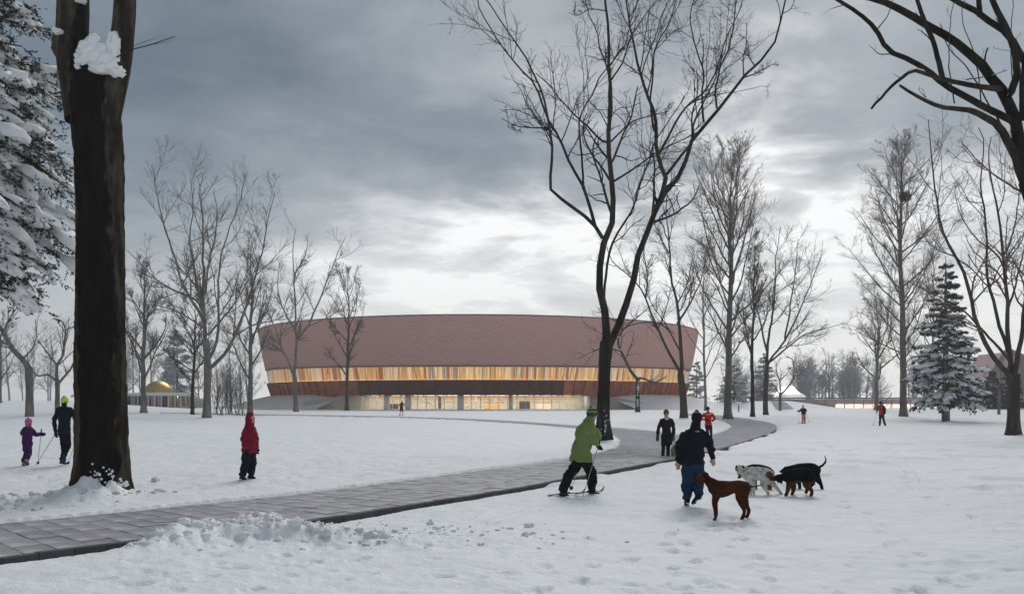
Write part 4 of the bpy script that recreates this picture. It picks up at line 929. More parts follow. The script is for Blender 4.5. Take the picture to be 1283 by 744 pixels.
# ------------------------------------------------------------------ arena
AC = np.array([-40.0 / FP * 197.0, 197.0]); AG = 0.35
def AP(th, r, z): return np.array([AC[0] + r * math.sin(th), AC[1] - r * math.cos(th), z])
def z_gt(th): return 7.8 + 0.75 * (1 - math.cos(min(abs(th), math.pi / 2)))
def z_gb(th): return 5.5 + 0.05 * (1 - math.cos(th))
def clad(th, v_):
    """cladding surface, v 0 at the soffit line, 1 at the rim"""
    r = 46.3 + 1.6 * v_ ** 0.9; return AP(th, r, z_gt(th) + 0.12 + (16.55 - z_gt(th) - 0.12) * v_)
def build_arena():
    base = np.array([AC[0], AC[1], AG])
    root = thing('arena', 'large round arena with red-brown clad roof, timber-lit window band and rust-red skirt', 'arena', tuple(base))
    nT = 240; th = np.linspace(-math.pi, math.pi, nT + 1)
    vs = np.linspace(0, 1, 12); V = np.array([[clad(t, v_) for t in th] for v_ in vs]).reshape(-1, 3)
    Fs = grid_faces(len(vs), nT + 1)
    cl = obj('roof_cladding', V - base, Fs, MAT['cladding'], root)
    # roof deck behind the rim, a shallow dome
    rr = np.linspace(47.75, 0.5, 10); V = np.array([[AP(t, r, 16.35 + 1.1 * (1 - (r / 47.75) ** 2) - 0.25) for t in th] for r in rr]).reshape(-1, 3)
    obj('roof_deck', V - base, grid_faces(10, nT + 1), MAT['cladding'], root)
    mb = MB()          # rim coping and drip edge
    for t0, t1 in zip(th[:-1], th[1:]):
        mb.hexa([AP(t0, 47.5, 16.40), AP(t1, 47.5, 16.40), AP(t1, 47.98, 16.40), AP(t0, 47.98, 16.40)], [AP(t0, 47.5, 16.62), AP(t1, 47.5, 16.62), AP(t1, 47.98, 16.62), AP(t0, 47.98, 16.62)])
    mb.build('coping', MAT['clad_dark'], root, off=base)
    mb = MB()
    for t0, t1 in zip(th[:-1], th[1:]):
        a0, a1 = z_gt(t0), z_gt(t1)
        mb.hexa([AP(t0, 45.6, a0 - 0.06), AP(t1, 45.6, a1 - 0.06), AP(t1, 46.48, a1 - 0.06), AP(t0, 46.48, a0 - 0.06)], [AP(t0, 45.6, a0 + 0.22), AP(t1, 45.6, a1 + 0.22), AP(t1, 46.48, a1 + 0.22), AP(t0, 46.48, a0 + 0.22)])
    mb.build('drip_edge', MAT['clad_dark'], root, off=base)
    # standing seams running down and round
    ns = 128; seams = MB(); dth = 1.05
    for i in range(ns):
        t0 = -math.pi + i * 2 * math.pi / ns; rows = []
        for k in range(15):
            v_ = 1 - k / 14; t = t0 + dth * (1 - v_)
            p = clad(t, v_); n_ = np.array([math.sin(t), -math.cos(t), -0.15])
            rows.append((p + n_ * 0.002 + np.array([0, 0, 0.07]), p + n_ * 0.12, p + n_ * 0.002 - np.array([0, 0, 0.07])))
        V = np.array(rows).reshape(-1, 3); F = []
        for k in range(14):
            for j in range(2): a = k * 3 + j; F.append((a, a + 1, a + 4, a + 3))
        seams.add(V, F)
    seams.build('seam', MAT['seam'], cl, off=base, kind='stuff')
    # window band: glass panes in front of timber slats
    n = 128; dt = 2 * math.pi / n; rng = np.random.default_rng(9)
    for i in range(n):
        t0 = -math.pi + i * dt; t1 = t0 + dt; tm = (t0 + t1) / 2
        if abs(tm) > 1.75: continue
        g0, g1, h0, h1 = z_gb(t0), z_gb(t1), z_gt(t0) - 0.06, z_gt(t1) - 0.06
        mb = MB(); e = dt * 0.006
        mb.hexa([AP(t0 + e, 45.68, g0), AP(t1 - e, 45.68, g1), AP(t1 - e, 45.72, g1), AP(t0 + e, 45.72, g0)], [AP(t0 + e, 46.20, h0), AP(t1 - e, 46.20, h1), AP(t1 - e, 46.24, h1), AP(t0 + e, 46.24, h0)])
        o = mb.build('glass_pane', MAT['band_glass'], root, off=base)
    def slat(t, w, mt, r0=44.7, r1=45.0, lean=0.0):
        mb = MB(); a0, a1 = t - w / 2 / 45, t + w / 2 / 45; g, h = z_gb(t), z_gt(t) - 0.07; sh = lean / 45
        mb.hexa([AP(a0, r0, g), AP(a1, r0, g), AP(a1, r1, g), AP(a0, r1, g)], [AP(a0 + sh, r0 + .4, h), AP(a1 + sh, r0 + .4, h), AP(a1 + sh, r1 + .4, h), AP(a0 + sh, r1 + .4, h)])
        mb.build('timber_slat', MAT[mt], root, off=base)
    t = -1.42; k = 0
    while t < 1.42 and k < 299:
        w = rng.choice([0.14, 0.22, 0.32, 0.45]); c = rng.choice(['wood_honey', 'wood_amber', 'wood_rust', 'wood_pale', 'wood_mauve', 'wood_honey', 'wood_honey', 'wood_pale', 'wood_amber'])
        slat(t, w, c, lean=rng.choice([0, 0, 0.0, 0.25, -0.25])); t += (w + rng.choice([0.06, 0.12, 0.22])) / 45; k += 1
    mb = MB()          # bright inner lining behind the slats
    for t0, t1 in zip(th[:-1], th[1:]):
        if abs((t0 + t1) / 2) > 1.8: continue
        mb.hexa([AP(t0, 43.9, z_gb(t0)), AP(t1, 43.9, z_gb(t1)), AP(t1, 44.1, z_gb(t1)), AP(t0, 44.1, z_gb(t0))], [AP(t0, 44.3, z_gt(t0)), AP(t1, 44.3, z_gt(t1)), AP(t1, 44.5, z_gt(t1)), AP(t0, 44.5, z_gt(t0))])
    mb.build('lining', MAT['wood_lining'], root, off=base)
    mb = MB()          # cove lamp along the foot of the window band
    for t0, t1 in zip(th[:-1], th[1:]):
        if abs((t0 + t1) / 2) > 1.75: continue
        mb.hexa([AP(t0, 45.15, 5.56), AP(t1, 45.15, 5.56), AP(t1, 45.45, 5.56), AP(t0, 45.45, 5.56)], [AP(t0, 45.15, 5.62), AP(t1, 45.15, 5.62), AP(t1, 45.45, 5.62), AP(t0, 45.45, 5.62)])
    mb.build('cove_lamp', MAT['lamp_warm'], root, off=base)
    mb = MB()
    for t0, t1 in zip(th[:-1], th[1:]):    # floor of the band and soffit under the skirt
        mb.hexa([AP(t0, 40, 5.28), AP(t1, 40, 5.28), AP(t1, 45.75, 5.28), AP(t0, 45.75, 5.28)], [AP(t0, 40, 5.46), AP(t1, 40, 5.46), AP(t1, 45.75, 5.46), AP(t0, 45.75, 5.46)])
        mb.hexa([AP(t0, 36, 2.92), AP(t1, 36, 2.92), AP(t1, 44.75, 2.92), AP(t0, 44.75, 2.92)], [AP(t0, 36, 3.08), AP(t1, 36, 3.08), AP(t1, 44.75, 3.08), AP(t0, 44.75, 3.08)])
    mb.build('soffit', MAT['soffit'], root, off=base)
    # rust-red skirt: one panel and one rib after another
    n = 138; dt = 2 * math.pi / n; mm = [MAT['corten'], MAT['corten_b'], MAT['corten_c']]
    back = MB()
    for i in range(n):
        t0 = -math.pi + i * dt; t1 = t0 + dt; tm = (t0 + t1) / 2; e = dt * 0.015
        b4 = [AP(t0 + e, 44.75, 2.84), AP(t1 - e, 44.75, 2.84), AP(t1 - e, 44.95, 2.84), AP(t0 + e, 44.95, 2.84)]; t4 = [AP(t0 + e, 45.65, 5.52), AP(t1 - e, 45.65, 5.52), AP(t1 - e, 45.85, 5.52), AP(t0 + e, 45.85, 5.52)]
        if abs(tm) > 1.75: back.hexa(b4, t4); continue
        mb = MB(); mb.hexa(b4, t4); dk = abs(tm) + rng.normal(0, 0.035) < 0.41; mt = MAT['corten_c'] if dk else mm[int(rng.integers(0, 2))]  # shadow over the middle of the skirt, painted as darker panels with a scattered edge
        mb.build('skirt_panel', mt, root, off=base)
        mb = MB(); w = 0.06 / 45; x = 0.34
        mb.hexa([AP(t0 - w, 44.9, 2.80), AP(t0 + w, 44.9, 2.80), AP(t0 + w, 44.95 + x, 2.80), AP(t0 - w, 44.95 + x, 2.80)], [AP(t0 - w, 45.8, 5.54), AP(t0 + w, 45.8, 5.54), AP(t0 + w, 45.85 + x, 5.54), AP(t0 - w, 45.85 + x, 5.54)])
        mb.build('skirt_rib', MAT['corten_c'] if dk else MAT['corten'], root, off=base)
    back.build('skirt_back', MAT['corten'], root, off=base)
    # ground floor glazing
    a0, a1 = -0.50, 0.50; n = 26; dt = (a1 - a0) / n; rg = 42.0
    for i in range(n + 1):
        t = a0 + i * dt; mb = MB(); p = AP(t, rg, (AG + 2.92) / 2); mb.box(p, (0.09, 0.12, 2.92 - AG), t); mb.build('mullion', MAT['mullion'], root, off=base)
        if i < n:
            tm = t + dt / 2
            mb = MB(); p = AP(tm, rg, (AG + 2.92) / 2); mb.box(p, (dt * rg - 0.10, 0.03, 2.92 - AG), tm); mb.build('window_pane', MAT['shop_glass'], root, off=base)
    mb = MB()
    for i in range(n):
        tm = a0 + (i + .5) * dt; mb.box(AP(tm, rg + 0.02, AG + 1.25), (dt * rg, 0.08, 0.07), tm)
    mb.build('transom', MAT['mullion'], root, off=base)
    for px in (512, 578, 640, 738, 484):
        t = math.asin(((px - HX) / FP * 156 - AC[0]) / 43.2); mb = MB(); c = AP(t, 43.2, 0); P = np.stack([[c[0], c[1], AG - 0.1], [c[0], c[1], 1.6], [c[0], c[1], 2.93]]); mb.tube(P, 0.55 if px != 640 else 0.35, 20); mb.build('column', MAT['column_white'], root, off=base, smooth=True)
    # inside: floor, back wall, ceiling lamps, stair, counters
    mb = MB(); mb.box((AC[0], AC[1] - 36, AG + 0.02), (60, 14, 0.06)); mb.build('inner_floor', MAT['inner_floor'], root, off=base)
    mb = MB(); mb.box((AC[0], AC[1] - 31, AG + 1.3), (60, 0.3, 2.7)); mb.build('inner_wall', MAT['inner_wall'], root, off=base)
    for i in range(9):
        for yy in (33.2, 36.2, 39.0):
            x = AC[0] - 18 + i * 4.5; mb = MB(); mb.box((x, AC[1] - yy, 2.895), (4.0, 1.3, 0.03)); mb.build('ceiling_lamp', MAT['lamp_inside'], root, off=base)
    mb = MB()
    for k in range(9): mb.box((AC[0] - 9.5 + k * 0.36, AC[1] - 37.0, AG + 2.1 - k * 0.24), (0.4, 1.6, 0.16))
    mb.build('stair', MAT['concrete_pale'], root, off=base)
    for x, w, h_, mt in ((-15, 2.2, 1.0, 'inner_dark'), (-12.0, 1.0, 1.7, 'inner_dark'), (-3, 4.5, 0.9, 'concrete_pale'), (3.5, 3, 0.95, 'wood_amber'), (9.5, 2.0, 1.5, 'inner_dark'), (13, 2.6, 1.0, 'wood_pale'), (7, 0.4, 2.4, 'concrete_pale'), (-6.2, 0.5, 2.4, 'inner_dark'), (0.5, 0.3, 2.4, 'concrete_pale')):
        mb = MB(); mb.box((AC[0] + x, AC[1] - 34.5, AG + h_ / 2), (w, 0.8, h_)); mb.build('counter', MAT[mt], root, off=base)
    mb = MB(); mb.box((AC[0], AC[1] - 31.3, 2.35), (38, 0.2, 0.35)); mb.build('sign_fascia', MAT['wood_amber'], root, off=base)
    # wing walls either side of the entrance, and the banked berm
    def wing(pts, nm):
        mb = MB()
        for (t0, r0, h0), (t1, r1, h1) in zip(pts[:-1], pts[1:]):
            mb.hexa([AP(t0, r0 - .25, AG - .3), AP(t1, r1 - .25, AG - .3), AP(t1, r1 + .25, AG - .3), AP(t0, r0 + .25, AG - .3)], [AP(t0, r0 - .25, h0), AP(t1, r1 - .25, h1), AP(t1, r1 + .25, h1), AP(t0, r0 + .25, h0)])
        mb.build(nm, MAT['concrete'], root, off=base)
    wing([(-0.50, 42, 2.9), (-0.56, 44.5, 2.85), (-0.60, 47.5, 2.3), (-0.63, 50.5, 1.85)], 'wing_wall')
    wing([(0.50, 42, 2.9), (0.56, 44.3, 2.85), (0.61, 47, 2.3), (0.67, 50.5, 1.25), (0.72, 54.5, 0.5)], 'wing_wall')
    tb = np.linspace(0.55, 2 * math.pi - 0.55, 150); rb = np.array([43.0, 45.0, 48, 51.5, 55.0, 58]); zb_ = np.array([2.75, 2.72, 2.05, 1.15, 0.45, -0.2])
    for sgn, nm, mt in ((-1, 'ramp', 'ramp_white'), (1, 'berm', 'snow')):
        tt = np.linspace(0.57 if sgn < 0 else 0.60, math.pi, 76)
        V = []
        for r, z in zip(rb, zb_):
            for q in tt:
                k = float(sstep(0.55, 0.75, q)); V.append(AP(sgn * q, 43 + (r - 43) * (0.55 + 0.45 * k), AG + (z - 0.0) * (0.85 + 0.15 * k) if r < 57 else AG - 0.3))
        F = grid_faces(len(rb), len(tt)); F = F[:, ::-1] if sgn > 0 else F
        obj(nm, np.array(V) - base, F, MAT[mt], root)
    return root

def build_pavilion():
    D = 128.0; c = ATD(203, D); c = np.array([c[0], c[1], c[2]]); s = D / FP
    root = thing('domed_pavilion', 'round glazed pavilion with a golden dome among the trees at left', 'pavilion', tuple(c))
    X0, X1 = (150 - 203) * s, (238 - 203) * s
    zt = EYE - (495.5 - HY) * s - c[2]; zb = EYE - (498 - HY) * s - c[2]
    rx, ry = 4.9, 4.2; cx = (198 - 203) * s
    def ring(rx_, ry_, z, n=48, cx_=0): return np.array([(cx_ + rx_ * math.cos(a), ry_ * math.sin(a), z) for a in np.linspace(0, 2 * math.pi, n, endpoint=False)])
    def disc(name, rx_, ry_, z0, z1, m_, cx_=0):
        n = 48; V = np.vstack([ring(rx_, ry_, z0, n, cx_), ring(rx_ , ry_, z1, n, cx_), [(cx_, 0, z0), (cx_, 0, z1)]])
        Q = [(i, (i + 1) % n, n + (i + 1) % n, n + i) for i in range(n)]; T = [(2 * n, (i + 1) % n, i) for i in range(n)] + [(2 * n + 1, n + i, n + (i + 1) % n) for i in range(n)]
        return obj(name, V, [np.array(Q), np.array(T)], MAT[m_], root, smooth=False)
    H = zt
    rf = disc('roof', 4.75, 4.4, H - 0.05, H + 0.28, 'concrete_pale', 0.1); disc('roof_snow', 4.5, 4.1, H + 0.285, H + 0.40, 'snow', 0.1)
    # dome
    Rd = 17.2 * s; n, m_ = 40, 14; zd = H + 0.30; V = []
    for j in range(m_):
        a = j / (m_ - 1) * math.pi / 2; V += [(-0.55 + Rd * math.cos(a) * math.cos(b), Rd * math.cos(a) * math.sin(b), zd + Rd * 0.93 * math.sin(a)) for b in np.linspace(0, 2 * math.pi, n + 1)]
    obj('dome', np.array(V), grid_faces(m_, n + 1), MAT['gold'], root)
    rng = np.random.default_rng(6); k = 30
    for i in range(k):
        a = 2 * math.pi * i / k; x, y = 0.1 + 4.3 * math.cos(a), 3.95 * math.sin(a)
        if y > 1.5: continue
        mb = MB(); mb.box((x, y, H / 2 - 0.1), (0.16, 0.16, H + 0.1), a); mb.build('column', MAT['concrete_pale'], root)
        a2 = a + math.pi / k; x, y = 0.1 + 4.15 * math.cos(a2), 3.8 * math.sin(a2)
        mb = MB(); mb.box((x, y, H / 2 - 0.1), (0.05, 0.72, H + 0.0), a2); mb.build('window_pane', MAT['shop_glass'], root)
        mb = MB(); x, y = 0.1 + 3.6 * math.cos(a2), 3.3 * math.sin(a2); mb.box((x, y, H / 2), (0.06, rng.uniform(0.35, 0.75), H * 0.92), a2); mb.build('curtain', MAT[rng.choice(['curtain_pink', 'curtain_blue', 'curtain_gold', 'inner_dark', 'curtain_pink'] if x > 0 else ['inner_dark', 'curtain_blue', 'inner_dark', 'inner_dark'])], root)
    disc('core', 2.2, 2.0, 0, H - 0.06, 'inner_wall', 0.1)
    disc('floor', 4.6, 4.25, -0.4, 0.02, 'concrete', 0.1)
    mb = MB(); mb.box((0.1, 0, H - 0.12), (5.2, 0.3, 0.06)); mb.build('ceiling_lamp', MAT['lamp_inside'], root)
    # flat wing going left, with its dark openings
    mb = MB(); mb.box((-8.2, 0.2, H - 0.1), (8.0, 5.0, 0.3)); w_ = mb.build('wing_roof', MAT['concrete_pale'], root)
    mb = MB(); mb.box((-8.2, 0.2, H + 0.12), (7.8, 4.8, 0.12)); mb.build('wing_snow', MAT['snow'], root)
    mb = MB(); mb.box((-6.0, -2.6, H - 0.55), (4.2, 1.4, 0.16)); mb.build('canopy', MAT['concrete_pale'], root)
    mb = MB(); mb.box((-8.2, 0.8, H / 2 - 0.2), (7.4, 3.0, H)); mb.build('wing_wall', MAT['inner_dark'], root)
    for i in range(8):
        mb = MB(); mb.box((-11.6 + i * 1.0, -2.0, H / 2 - 0.2), (0.16, 0.16, H - 0.1)); mb.build('post', MAT['wood_pale'], root)
    mb = MB(); mb.box((5.6, -0.6, H / 2 - 0.3), (1.7, 1.8, H * 0.8)); mb.build('annex', MAT['concrete'], root)

def build_right_side():
    D = 150.0; s = D / FP
    # long pink wall
    x0, x1 = (940 - HX) * s, (1200 - HX) * s; g = float(terrain((1050 - HX) * s, D)); zt = EYE - (499.5 - HY) * s
    root = thing('pink_wall', 'long low glazed wall of pale pink panels at the right', 'building', ((x0 + x1) / 2, D, g)); off = np.array(root.location)
    H = zt - g; n = 22; w = (x1 - x0) / n; h2 = H * 0.47
    rng = np.random.default_rng(8)
    for i in range(n):
        x = x0 + (i + .5) * w - off[0]
        mb = MB(); mb.box((x, 0, (H + h2) / 2), (w - 0.08, 0.12, H - h2 - 0.08)); mb.build('panel', MAT['pink_panel'], root)
        px = HX + (x + off[0]) / s
        lit = px > 1042
        mb = MB(); mb.box((x, 0, h2 / 2), (w - 0.08, 0.06, h2 - 0.06)); mb.build('window_pane' if lit else 'panel', MAT['shop_glass' if lit else 'pink_panel'], root)
        mb = MB(); mb.box((x + w / 2, -0.02, H / 2), (0.07, 0.16, H)); mb.build('mullion', MAT['steel_grey'], root)
    mb = MB(); mb.box((0, 0.2, H + 0.14), (x1 - x0 + 0.6, 1.2, 0.22)); mb.build('coping', MAT['steel_grey'], root)
    mb = MB(); mb.box((0, 0, h2), (x1 - x0, 0.14, 0.06)); mb.build('rail', MAT['steel_grey'], root)
    xl, xr = (1042 - HX) * s - off[0], (1200 - HX) * s - off[0]
    mb = MB(); mb.box(((xl + xr) / 2, 3.0, H / 2), (xr - xl, 0.2, H)); mb.build('inner_wall', MAT['inner_white'], root)
    mb = MB(); mb.box(((xl + xr) / 2, 1.6, H - 0.1), (xr - xl, 2.9, 0.1)); mb.build('ceiling', MAT['concrete_pale'], root)
    for i in range(6):
        mb = MB(); mb.box((xl + (i + .5) * (xr - xl) / 6, 1.4, H - 0.2), (2.6, 0.5, 0.06)); mb.build('ceiling_lamp', MAT['lamp_white'], root)
    # snow bank running down in front of it
    xs = np.linspace((880 - HX) * s, (1060 - HX) * s, 30); V = []
    for x in xs:
        px = HX + x / s; h_ = np.interp(px, [880, 905, 960, 985, 1010, 1035, 1060], [1.2, 1.6, 1.55, 1.45, 1.0, 0.4, -0.2])
        gg = float(terrain(x, D - 8)) - 0.1
        for yy, k in ((-12, -0.15), (-8, 0.25), (-4, 0.75), (-1.2, 1.0), (-0.4, 1.0)): V.append((x, D + yy, gg + h_ * k + (0.0 if k > 0 else 0)))
    o = obj('snow_bank', np.array(V), grid_faces(30, 5)[:, ::-1], MAT['snow'], kind='structure')
    # grey ramp cutting through the bank
    V = []
    for yy, k, xa, xb in ((-12, -0.15, 948, 972), (-8, 0.25, 954, 974), (-4, 0.75, 959, 976), (-1.2, 1.0, 962, 976), (-0.5, 1.0, 962, 976)):
        for px in (xa, (xa + xb) / 2, xb):
            x = (px - HX) * s; h_ = np.interp(px, [880, 905, 960, 985], [1.2, 1.6, 1.55, 1.45]); V.append((x, D + yy, float(terrain(x, D - 8)) - 0.1 + h_ * k + 0.07))
    obj('ramp_path', np.array(V), grid_faces(5, 3), MAT['path_far'], kind='structure')
    # white tent
    D = 172.0; s = D / FP; c = PX(987, 500, D)
    t = thing('white_tent', 'white peaked tent behind the pink wall', 'tent', (c[0], c[1], float(terrain(c[0], c[1])))); off = np.array(t.location)
    def rct(hx, hy, z): return [(-hx, -hy, z), (hx, -hy, z), (hx, hy, z), (-hx, hy, z)]
    e = EYE - (497 - HY) * s - off[2]; tp = EYE - (484 - HY) * s - off[2]
    mb = MB(); hx = 17 * s
    lev = [(1.0, e), (0.86, e + (tp - e) * 0.22), (0.62, e + (tp - e) * 0.42), (0.42, e + (tp - e) * 0.74), (0.34, tp)]
    mb.add([p for k0, z0 in lev for p in rct(hx * k0, 3 * k0, z0)], [(i * 4 + q, i * 4 + (q + 1) % 4, i * 4 + 4 + (q + 1) % 4, i * 4 + 4 + q) for i in range(len(lev) - 1) for q in range(4)] + [(len(lev) * 4 - 4, len(lev) * 4 - 3, len(lev) * 4 - 2, len(lev) * 4 - 1)])
    mb.build('canopy', MAT['tent_white'], t)
    mb = MB(); mb.hexa(rct(hx * 0.97, 2.9, 0), rct(hx * 0.97, 2.9, e - 0.02)); mb.build('side_wall', MAT['tent_white'], t)
    mb = MB(); mb.box((0, 0, e + 0.25), (hx * 1.2, 2.6, 0.1)); mb.build('lamp', MAT['lamp_white'], t)  # added emitter, unseen inside the tent, to brighten its shaded fabric
    # sloping pink gable with struts at the right edge
    D = 146.0; s = D / FP
    t = thing('sloping_building', 'pale pink building with a steep sloping edge and grey struts at the right edge', 'building', tuple(ATD(1270, D))); off = np.array(t.location)
    def Q(px, py, dd=0.0): return PX(px, py, D + dd) - off
    A, Bq, C_, E_ = Q(1219, 509), Q(1330, 509), Q(1262, 441), Q(1330, 470)
    A[2] = -0.3; Bq[2] = -0.3
    dp = np.array([0, 9.0, 0]); mb = MB(); mb.add([A, Bq, E_, C_, A + dp, Bq + dp, E_ + dp, C_ + dp], [(0, 1, 2, 3), (7, 6, 5, 4), (0, 4, 5, 1), (1, 5, 6, 2), (2, 6, 7, 3), (3, 7, 4, 0)]); mb.build('wall', MAT['pink_panel'], t)
    def bar(a, b, w, nm): mb = MB(); mb.tube(np.stack([a, (a + b) / 2, b]), w, 4); mb.build(nm, MAT['steel_grey'], t)
    bar(Q(1219, 508, -0.5), Q(1262.5, 438, -0.5), 0.42, 'edge_beam'); bar(Q(1262, 438, -0.5), Q(1330, 468, -0.5), 0.42, 'edge_beam')
    for px, py in ((1231, 489), (1255, 450), (1281, 448)): bar(Q(px, 511, -0.45), Q(px, py, -0.45), 0.26, 'strut')
    bar(Q(1221, 508, -0.62), Q(1236, 478, -0.62), 0.2, 'strut')
    # snow-capped post at the path
    c = ATD(925.5, 118.0); s = 118.0 / FP
    t = thing('capped_post', 'short post with a cap of snow beside the two dark trunks', 'post', tuple(c)); h_ = EYE - (507 - HY) * s - c[2]
    mb = MB(); mb.tube(np.array([(0, 0, -0.1), (0, 0, h_ / 2), (0, 0, h_)]), 0.09, 10); mb.build('shaft', MAT['bark_pale'], t)
    V, F = ico(3); V = V * np.array([0.56, 0.5, 0.32]) * (1 + 0.12 * fbm(V[:, 0] * 2, V[:, 1] * 2, V[:, 2] * 2, octv=2, seed=1))[:, None]; V[:, 2] = np.maximum(V[:, 2], -0.12)
    obj('snow_cap', V + np.array([0, 0, h_ + 0.1]), F, MAT['snow_clump'], t)
mat('cladding', (0.69, 0.41, 0.365), 0.7, var=0.06, vscale=0.4, spec=0.1)
mat('clad_dark', (0.26, 0.14, 0.135), 0.7, var=0.1, spec=0.1); mat('seam', (0.57, 0.33, 0.295), 0.7, spec=0.1)
mat('corten', (0.42, 0.125, 0.055), 0.8, var=0.25, vscale=0.8, col2=(0.28, 0.080, 0.038), spec=0.08)
mat('corten_b', (0.47, 0.150, 0.068), 0.8, var=0.25, vscale=0.8, col2=(0.31, 0.095, 0.046), spec=0.08)
mat('corten_c', (0.125, 0.036, 0.024), 0.8, var=0.25, vscale=0.8, col2=(0.095, 0.027, 0.018), spec=0.06)  # darkened corten: the skirt's central shadow put into the colour
mat('wood_honey', (0.72, 0.49, 0.24), 0.6, var=0.15, vscale=1.5)
mat('wood_amber', (0.64, 0.37, 0.14), 0.6, var=0.15, vscale=1.5)
mat('wood_rust', (0.46, 0.19, 0.075), 0.6, var=0.15, vscale=1.5)
mat('wood_pale', (0.74, 0.62, 0.46), 0.6, var=0.12, vscale=1.5)
mat('wood_mauve', (0.46, 0.37, 0.34), 0.6, var=0.15, vscale=1.5)
mat('wood_lining', (0.80, 0.62, 0.34), 0.7, var=0.1, vscale=0.5)
for n_, e_ in (('wood_honey', .42), ('wood_amber', .42), ('wood_rust', .30), ('wood_pale', .45), ('wood_mauve', .30), ('wood_lining', .55)):   # indoor light put into the timber as its own emission
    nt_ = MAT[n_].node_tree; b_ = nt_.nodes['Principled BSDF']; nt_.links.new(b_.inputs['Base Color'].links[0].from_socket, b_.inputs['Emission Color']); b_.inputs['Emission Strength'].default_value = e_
mat('soffit', (0.30, 0.24, 0.20), 0.8)
mat('mullion', (0.55, 0.55, 0.54), 0.5)
mat('steel_grey', (0.24, 0.23, 0.23), 0.6)
mat('concrete', (0.40, 0.38, 0.34), 0.85, var=0.12, vscale=0.3, bump=0.01, bscale=3)
mat('concrete_pale', (0.62, 0.60, 0.56), 0.8, var=0.08, vscale=0.5)
mat('column_white', (0.82, 0.80, 0.77), 0.7); mat('ramp_white', (0.74, 0.69, 0.64), 0.85, var=0.06, vscale=0.3)
mat('inner_floor', (0.58, 0.53, 0.47), 0.5); mat('inner_wall', (0.76, 0.71, 0.64), 0.8, var=0.25, vscale=0.25); mat('inner_white', (0.82, 0.76, 0.74), 0.8); mat('inner_dark', (0.07, 0.075, 0.085), 0.6)
mat('pink_panel', (0.58, 0.40, 0.385), 0.5, var=0.06, vscale=0.4)
mat('tent_white', (0.88, 0.88, 0.89), 0.7, var=0.02)
nt_ = MAT['tent_white'].node_tree; tr_ = nt_.nodes.new('ShaderNodeBsdfTranslucent'); tr_.inputs[0].default_value = (0.9, 0.9, 0.9, 1); mx_ = nt_.nodes.new('ShaderNodeMixShader'); mx_.inputs[0].default_value = 0.55
nt_.links.new(nt_.nodes['Principled BSDF'].outputs[0], mx_.inputs[1]); nt_.links.new(tr_.outputs[0], mx_.inputs[2]); nt_.links.new(mx_.outputs[0], nt_.nodes['Material Output'].inputs[0])
mat('gold', (0.55, 0.36, 0.14), 0.38, metal=0.75, var=0.12, vscale=0.6, spec=0.5)
mat('curtain_pink', (0.60, 0.45, 0.50), 0.7); mat('curtain_blue', (0.35, 0.35, 0.60), 0.7); mat('curtain_gold', (0.75, 0.50, 0.20), 0.7)
emit('lamp_warm', (1.0, 0.66, 0.32), 1.2); emit('lamp_inside', (1.0, 0.94, 0.84), 4.0); emit('lamp_white', (1.0, 0.90, 0.84), 12.0)
glass('band_glass', (0.97, 0.95, 0.92), ior=1.36, rough=0.08, extra=0.0); glass('shop_glass', (0.95, 0.95, 0.93), ior=1.4, rough=0.02)
m = mat('bark_big', (0.034, 0.028, 0.021), 0.95, var=0.45, vscale=5.0, bump=0.05, bscale=26, stretch=(1, 1, 0.22), col2=(0.088, 0.074, 0.056), c2lo=0.47, c2hi=0.60, spec=0.05)
nt_ = m.node_tree; tc_ = nt_.nodes.new('ShaderNodeTexCoord'); sp_ = nt_.nodes.new('ShaderNodeSeparateXYZ'); nt_.links.new(tc_.outputs['Object'], sp_.inputs[0])     # a wet black stain runs down the middle of the trunk
nz_ = nt_.nodes.new('ShaderNodeTexNoise'); nt_.links.new(tc_.outputs['Object'], nz_.inputs['Vector']); nz_.inputs['Scale'].default_value = 2.4; nz_.inputs['Detail'].default_value = 8
def mth(op, a, b, c=None):
    n = nt_.nodes.new('ShaderNodeMath'); n.operation = op
    for k, v in enumerate((a, b, c)):
        if v is None: continue
        if isinstance(v, float): n.inputs[k].default_value = v
        else: nt_.links.new(v, n.inputs[k])
    return n.outputs[0]
xw_ = mth('ADD', mth('MULTIPLY_ADD', nz_.outputs[0], 0.34, -0.17), mth('MULTIPLY_ADD', sp_.outputs[2], 0.028, sp_.outputs[0]))
ed_ = mth('ABSOLUTE', mth('ADD', xw_, -0.12), 0.0)
mr_ = nt_.nodes.new('ShaderNodeMapRange'); nt_.links.new(ed_, mr_.inputs[0]); mr_.inputs[1].default_value = 0.29; mr_.inputs[2].default_value = 0.33; mr_.inputs[3].default_value = 0.9; mr_.inputs[4].default_value = 0.0
b_ = nt_.nodes['Principled BSDF']; mx_ = nt_.nodes.new('ShaderNodeMix'); mx_.data_type = 'RGBA'; nt_.links.new(mr_.outputs[0], mx_.inputs['Factor']); nt_.links.new(b_.inputs['Base Color'].links[0].from_socket, mx_.inputs['A']); mx_.inputs['B'].default_value = (0.010, 0.008, 0.008, 1); nt_.links.new(mx_.outputs['Result'], b_.inputs['Base Color'])
mat('bark_twig', (0.20, 0.155, 0.128), 0.92, var=0.3, vscale=1, spec=0.1)
